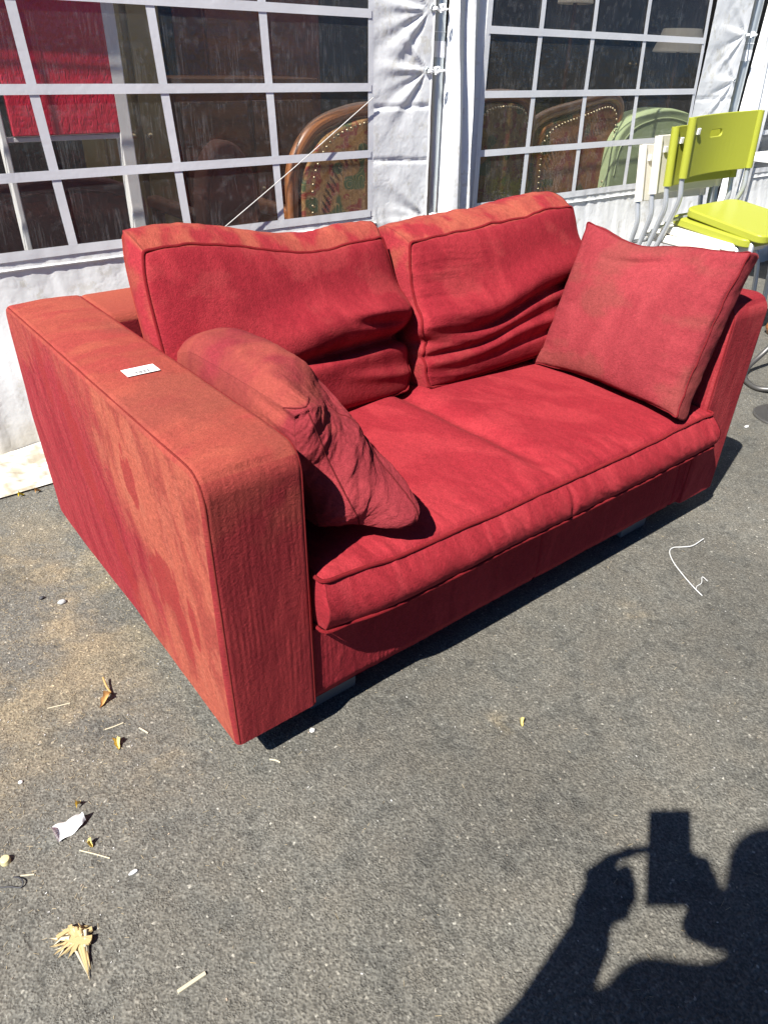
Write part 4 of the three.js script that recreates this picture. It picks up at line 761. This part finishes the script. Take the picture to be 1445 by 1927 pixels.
{ const t = leaf('curled brown leaf with a long stem on the dusty asphalt', [212, 1306], [188, 1334], 0.007, leafMat); const A = onY(212, 1306), pts = [[211, 1308], [203, 1298], [197, 1285]].map(([x, y], i) => { const p = onY(x, y).sub(A); return V(p.x, 0.004 + 0.006 * i, p.z).applyAxisAngle(V(0, 1, 0), -t.rotation.y); }); mesh('stem', tube(pts, 0.0022, 20, 6), leafMat, t); }
leaf('torn pale yellow petal on the asphalt', [220, 1393], [225, 1413], 0.006, petalMat); leaf('small yellow petal beside the paper scrap', [166, 1588], [176, 1596], 0.004, petalMat); leaf('bright yellow leaf by the dirty ground flap', [36, 937], [47, 931], 0.005, yellowMat); leaf('small orange leaf by the dirty ground flap', [68, 930], [77, 923], 0.005, leafMat); leaf('thin straw-coloured leaf above the paper scrap', [146, 1524], [153, 1508], 0.003, petalMat); leaf('small pale leaf in the middle of the asphalt', [977, 1357], [983, 1369], 0.004, petalMat);
// pebbles and such
function pebble(name, label, x, y, r, mat, sc = [1, 0.7, 0.8]) { const g = new THREE.IcosahedronGeometry(r, 3), P = g.attributes.position; for (let i = 0; i < P.count; i++) { const v = V().fromBufferAttribute(P, i), k = 1 + 0.5 * fbm(v.x / r * 0.8 + x, v.y / r * 0.8, v.z / r * 0.8, 2); P.setXYZ(i, v.x * k * sc[0], v.y * k * sc[1], v.z * k * sc[2]); } g.computeVertexNormals(); const m = mesh(name, g, mat); at(m, x, y, r * sc[1] * 0.8); tag(m, label, 'litter'); return m; }
const stoneMat = new THREE.MeshStandardMaterial({ color: new THREE.Color(0.62, 0.60, 0.56), roughness: 0.8 }), greyStone = new THREE.MeshStandardMaterial({ color: new THREE.Color(0.33, 0.34, 0.34), roughness: 0.8 });
pebble('white_pebble', 'small white pebble above the paper scrap', 40, 1473, 0.0040, paper); pebble('white_bean', 'white bean-shaped crumb on the asphalt', 252, 1643, 0.0050, paper, [1.5, 0.6, 0.6]); pebble('grey_pebble', 'pale grey pebble in the straw dust', 118, 1135, 0.0075, greyStone, [1.4, 0.7, 0.9]); pebble('grey_pebble', 'dark grey pebble in the straw dust', 80, 1127, 0.006, dark); pebble('pink_pebble', 'small pinkish pebble at the edge of the sofa shadow', 588, 1376, 0.006, stoneMat); pebble('white_pebble', 'flat white chip by the dark iron foot', 1404, 803, 0.007, paper, [1.5, 0.3, 0.8]);
{ const t = thing('plastic_cap', 'small yellowish translucent plastic cap on the asphalt', 'litter'); mesh('cap', new THREE.LatheGeometry([[0, 0.010], [0.0065, 0.010], [0.0078, 0.008], [0.0082, 0]].map(([a, b]) => new THREE.Vector2(a, b)), 28), new THREE.MeshPhysicalMaterial({ color: new THREE.Color(0.55, 0.48, 0.26), roughness: 0.35 }), t); at(t, 12, 1622); }
// uncounted grit, chips and straw bits
{
  const R = mulberry(123), N = 12000, g = new THREE.BoxGeometry(1, 0.5, 0.55), m = new THREE.InstancedMesh(g, new THREE.MeshStandardMaterial({ roughness: 0.85 }), N), M = new THREE.Matrix4(), q = new THREE.Quaternion(), e = new THREE.Euler(), col = new THREE.Color();
  for (let i = 0; i < N; i++) {
    const dusty = i < 9500; let x, z;
    if (dusty) { x = -0.45 + 0.75 * (R() + R() - 1) ; z = -0.75 + 0.9 * (R() + R() - 1); } else { x = -1 + 3.6 * R(); z = -1.35 + 2.1 * R(); }
    const straw = dusty ? R() < 0.8 : R() < 0.3, s = straw ? (dusty ? 0.003 : 0.004) + 0.008 * R() ** 3 : 0.0012 + 0.0028 * R() * R();
    e.set((R() - 0.5) * 0.3, R() * PI, (R() - 0.5) * 0.3); q.setFromEuler(e);
    M.compose(V(x, 0.0010, z), q, V(s, straw ? 0.0007 : s * 0.7, straw ? 0.0008 : s)); m.setMatrixAt(i, M);
    const k = 0.75 + 0.5 * R(); col.setRGB(...(straw ? [0.42 * k, 0.34 * k, 0.21 * k] : R() < 0.5 ? [0.42 * k, 0.41 * k, 0.39 * k] : [0.30 * k, 0.24 * k, 0.18 * k])); m.setColorAt(i, col);
  }
  m.name = 'grit_and_straw'; m.userData = { kind: 'stuff', label: 'fine grit and straw bits scattered over the asphalt', category: 'grit' }; m.castShadow = m.receiveShadow = true; scene.add(m);
}

// ---------------------------------------------------------------- the photographer, whose shadow falls into the picture
function isoSurface(bones, box, cell, k) {
  const size = max(box.max.x - box.min.x, box.max.y - box.min.y, box.max.z - box.min.z) + cell * 6, n = Math.ceil(size / cell), mc = new MarchingCubes(n, new THREE.MeshStandardMaterial(), false, false, 260000), c = box.getCenter(V()), h = n / 2;
  mc.isolation = 0; const half = mc.halfsize ?? h, p = V(), ab = V(), ap = V();
  for (let z = 0; z < n; z++) for (let y = 0; y < n; y++) for (let x = 0; x < n; x++) {
    p.set((x - half) / half, (y - half) / half, (z - half) / half).multiplyScalar(size / 2).add(c); let d = 1e9;
    for (const [A, B, ra, rb, flat] of bones) {
      ab.subVectors(B, A); ap.subVectors(p, A); const t = clamp(ap.dot(ab) / max(1e-9, ab.lengthSq())); ap.addScaledVector(ab, -t); if (flat) ap.addScaledVector(flat, ap.dot(flat) * (flat.k ?? 0));
      const q = ap.length() - mix(ra, rb, t); const e = max(k - abs(d - q), 0) / k; d = min(d, q) - e * e * k * 0.25;
    }
    mc.field[x + y * n + z * n * n] = -d;
  }
  mc.update(); const m = mc.count ?? mc.geometry.drawRange.count, g = new THREE.BufferGeometry(), P = new Float32Array(mc.positionArray.subarray(0, m * 3)), N = new Float32Array(mc.normalArray.subarray(0, m * 3));
  for (let i = 0; i < m; i++) for (let j = 0; j < 3; j++) P[3 * i + j] = P[3 * i + j] * size / 2 + c.getComponent(j);
  g.setAttribute('position', new THREE.BufferAttribute(P, 3)); g.setAttribute('normal', new THREE.BufferAttribute(N, 3)); g.computeVertexNormals();
  // smooth shading from the field's gradient
  for (let i = 0; i < m; i++) { const l = hypot(N[3 * i], N[3 * i + 1], N[3 * i + 2]) || 1; g.attributes.normal.setXYZ(i, N[3 * i] / l, N[3 * i + 1] / l, N[3 * i + 2] / l); }
  return g;
}
{
  const C = camera.position, Rt = V(1, 0, 0).applyQuaternion(camera.quaternion), Up = V(0, 1, 0).applyQuaternion(camera.quaternion), Bk = V(0, 0, 1).applyQuaternion(camera.quaternion);
  const rel = (r, u, b) => C.clone().addScaledVector(Rt, r).addScaledVector(Up, u).addScaledVector(Bk, b);
  // phone: lens near its upper right corner as seen from behind, back face just behind the camera point
  const phone = thing('phone', 'black phone held up by the person behind the camera', 'phone');
  const body = mesh('body', new RoundedBoxGeometry(0.077, 0.157, 0.009, 4, 0.0045), new THREE.MeshPhysicalMaterial({ color: new THREE.Color(0.02, 0.02, 0.022), roughness: 0.3 }), phone);
  mesh('screen', new RoundedBoxGeometry(0.072, 0.151, 0.001, 2, 0.0005).translate(0, 0, 0.0048), new THREE.MeshPhysicalMaterial({ color: new THREE.Color(0.01, 0.01, 0.012), roughness: 0.1 }), phone);
  phone.position.copy(rel(-0.0165, 0.02 - 0.0785, 0.012)); phone.quaternion.copy(camera.quaternion);
  // joints; a shadow point on the ground g and a height y fix a joint along the sunlight
  const shp = (px, py, y) => onY(px, py).addScaledVector(SUN, y / SUN.y);
  const head = V(-0.635, 1.505, 1.105), neck = V(-0.665, 1.375, 1.135), chest = V(-0.680, 1.20, 1.150), waist = V(-0.69, 1.0, 1.16), hip = V(-0.695, 0.88, 1.165);
  const side = V(0.785, 0, 0.619), fwd = V(0.619, 0, -0.785);
  const off = (p, s, f = 0, y = 0) => p.clone().addScaledVector(side, s).addScaledVector(fwd, f).add(V(0, y, 0));
  const shL = off(neck, -0.165, 0.0, -0.055), shR = off(neck, 0.165, 0.0, -0.055), elL = shp(968, 2030, 0.96), elR = shp(1490, 1850, 0.96);
  const wrL = shp(1105, 1770, 1.045), wrR = shp(1352, 1712, 1.02);
  const bones = [
    [head.clone().add(V(0, 0.035, 0)), head.clone().add(V(0, -0.035, 0)).addScaledVector(fwd, 0.012), 0.088, 0.070], [head.clone().addScaledVector(fwd, 0.085).add(V(0, 0.0, 0)), head.clone().addScaledVector(fwd, 0.100).add(V(0, -0.03, 0)), 0.010, 0.015], [off(head, 0.078, -0.005, 0.015), off(head, 0.080, -0.005, -0.03), 0.014, 0.010], [off(head, -0.078, -0.005, 0.015), off(head, -0.080, -0.005, -0.03), 0.014, 0.010],
    [head.clone().add(V(0, -0.07, 0)), neck.clone().add(V(0, -0.03, 0)), 0.055, 0.062], [shL, shR, 0.062, 0.062], [off(chest, -0.085), off(chest, 0.085), 0.115, 0.115], [off(chest, 0, 0, 0.05), waist, 0.12, 0.115], [off(waist, -0.05), off(waist, 0.05), 0.105, 0.105], [off(hip, -0.08), off(hip, 0.08), 0.115, 0.115],
    [shL, elL, 0.056, 0.050], [elL, wrL, 0.050, 0.034], [shR, elR, 0.056, 0.043], [elR, wrR, 0.048, 0.033],
    [off(hip, -0.095, 0, -0.03), off(V(hip.x, 0.47, hip.z), -0.11, 0.03), 0.092, 0.058], [off(V(hip.x, 0.47, hip.z), -0.11, 0.03), off(V(hip.x, 0.085, hip.z), -0.115, -0.01), 0.058, 0.040], [off(V(hip.x, 0.05, hip.z), -0.115, -0.04), off(V(hip.x, 0.036, hip.z), -0.135, 0.16), 0.045, 0.034],
    [off(hip, 0.095, 0, -0.03), off(V(hip.x, 0.47, hip.z), 0.11, 0.03), 0.092, 0.058], [off(V(hip.x, 0.47, hip.z), 0.11, 0.03), off(V(hip.x, 0.085, hip.z), 0.115, -0.01), 0.058, 0.040], [off(V(hip.x, 0.05, hip.z), 0.115, -0.04), off(V(hip.x, 0.036, hip.z), 0.135, 0.16), 0.045, 0.034],
  ];
  const bodyGeo = isoSurface(bones, new THREE.Box3(V(-1.05, 0.0, 0.75), V(-0.2, 1.66, 1.35)), 0.014, 0.035);
  // hands: palm, four fingers and a thumb, each finger a chain of three
  function hand(wr, palm, fingers, thumb) {
    const b = [[wr, palm[0], 0.028, 0.033], [palm[0], palm[1], 0.024, 0.019], [palm[0], palm[2], 0.024, 0.019], [palm[1], palm[2], 0.018, 0.018]];
    for (const f of [...fingers, thumb]) for (let i = 0; i + 1 < f.length; i++) b.push([f[i], f[i + 1], 0.0095 - i * 0.0008, 0.0090 - i * 0.0010]);
    const box = new THREE.Box3(); for (const [A, B] of b) { box.expandByPoint(A); box.expandByPoint(B); } box.expandByScalar(0.035); return isoSurface(b, box, 0.0042, 0.008);
  }
  // right hand grips the phone's lower right edge from below; left hand steadies and taps from the left
  const pr = (r, u, b) => rel(-0.0165 + r, -0.0585 + u, 0.012 + b);
  const rightHand = hand(wrR, [pr(0.052, -0.085, 0.045), pr(0.048, -0.030, 0.030), pr(0.030, -0.095, 0.026)],
    [0, 1, 2, 3].map((i) => { const y = -0.012 - i * 0.021; return [pr(0.052, y - 0.008, 0.030), pr(0.058 - i * 0.002, y, 0.004), pr(0.040, y + 0.004, -0.013), pr(0.014 + i * 0.004, y + 0.004, -0.015)]; }), [pr(0.054, -0.075, 0.040), pr(0.048, -0.035, 0.028), pr(0.032, -0.008, 0.018)]);
  const leftHand = hand(wrL, [shp(1118, 1715, 1.065), shp(1125, 1655, 1.09), shp(1160, 1705, 1.06)],
    [[shp(1128, 1645, 1.095), shp(1150, 1617, 1.11), shp(1182, 1604, 1.125), pr(-0.040, 0.018, 0.016)], [shp(1140, 1655, 1.09), shp(1178, 1640, 1.10), shp(1185, 1662, 1.085), shp(1165, 1680, 1.075)], [shp(1140, 1680, 1.08), shp(1184, 1668, 1.09), shp(1186, 1690, 1.075), shp(1165, 1702, 1.065)], [shp(1140, 1705, 1.07), shp(1172, 1698, 1.075), shp(1172, 1718, 1.065), shp(1155, 1726, 1.055)]],
    [shp(1112, 1690, 1.08), shp(1112, 1645, 1.10), shp(1140, 1622, 1.11)]);
  const p = thing('person', 'person in dark clothes standing behind the camera, holding a phone in both hands', 'person');
  const paint = (g, f) => { const P = g.attributes.position, c = []; for (let i = 0; i < P.count; i++) c.push(...f(P.getX(i), P.getY(i), P.getZ(i))); g.setAttribute('color', new THREE.Float32BufferAttribute(c, 3)); return g; };
  const SKIN = [0.42, 0.24, 0.16], SHIRT = [0.035, 0.04, 0.055], JEANS = [0.045, 0.06, 0.10], SHOE = [0.05, 0.05, 0.05];
  paint(bodyGeo, (x, y, z) => { const q = V(x, y, z), arm = min(q.distanceTo(wrL), q.distanceTo(wrR)) < 0.17; if (y > 1.40 || arm) return SKIN; return y < 0.075 ? SHOE : y < 0.93 ? JEANS : SHIRT; }); paint(rightHand, () => SKIN); paint(leftHand, () => SKIN);
  const all = mergeGeometries([bodyGeo, rightHand, leftHand]); all.setAttribute('uv', new THREE.BufferAttribute(new Float32Array(all.attributes.position.count * 2), 2));
  mesh('body', all, new THREE.MeshStandardMaterial({ vertexColors: true, roughness: 0.8 }), p);
  const hairBones = [[head.clone().add(V(0, 0.045, 0)).addScaledVector(fwd, -0.012), head.clone().add(V(0, -0.03, 0)).addScaledVector(fwd, -0.045), 0.092, 0.066]];
  mesh('hair', isoSurface(hairBones, new THREE.Box3(head.clone().addScalar(-0.14), head.clone().addScalar(0.15)), 0.009, 0.02), new THREE.MeshStandardMaterial({ color: new THREE.Color(0.05, 0.03, 0.02), roughness: 0.7 }), p);
  for (const s of [-1, 1]) { const e = mesh('eye', new THREE.SphereGeometry(0.0115, 14, 10), new THREE.MeshPhysicalMaterial({ color: new THREE.Color(0.7, 0.68, 0.66), roughness: 0.2 }), p); e.position.copy(off(head, s * 0.031, 0.074, 0.0)); }
  const mouth = mesh('mouth', new THREE.SphereGeometry(0.018, 14, 8).scale(1, 0.28, 0.5), new THREE.MeshStandardMaterial({ color: new THREE.Color(0.36, 0.13, 0.11), roughness: 0.6 }), p); mouth.position.copy(off(head, 0, 0.078, -0.062)); mouth.rotation.y = 0.67 + PI;
}

renderer.render(scene, camera);
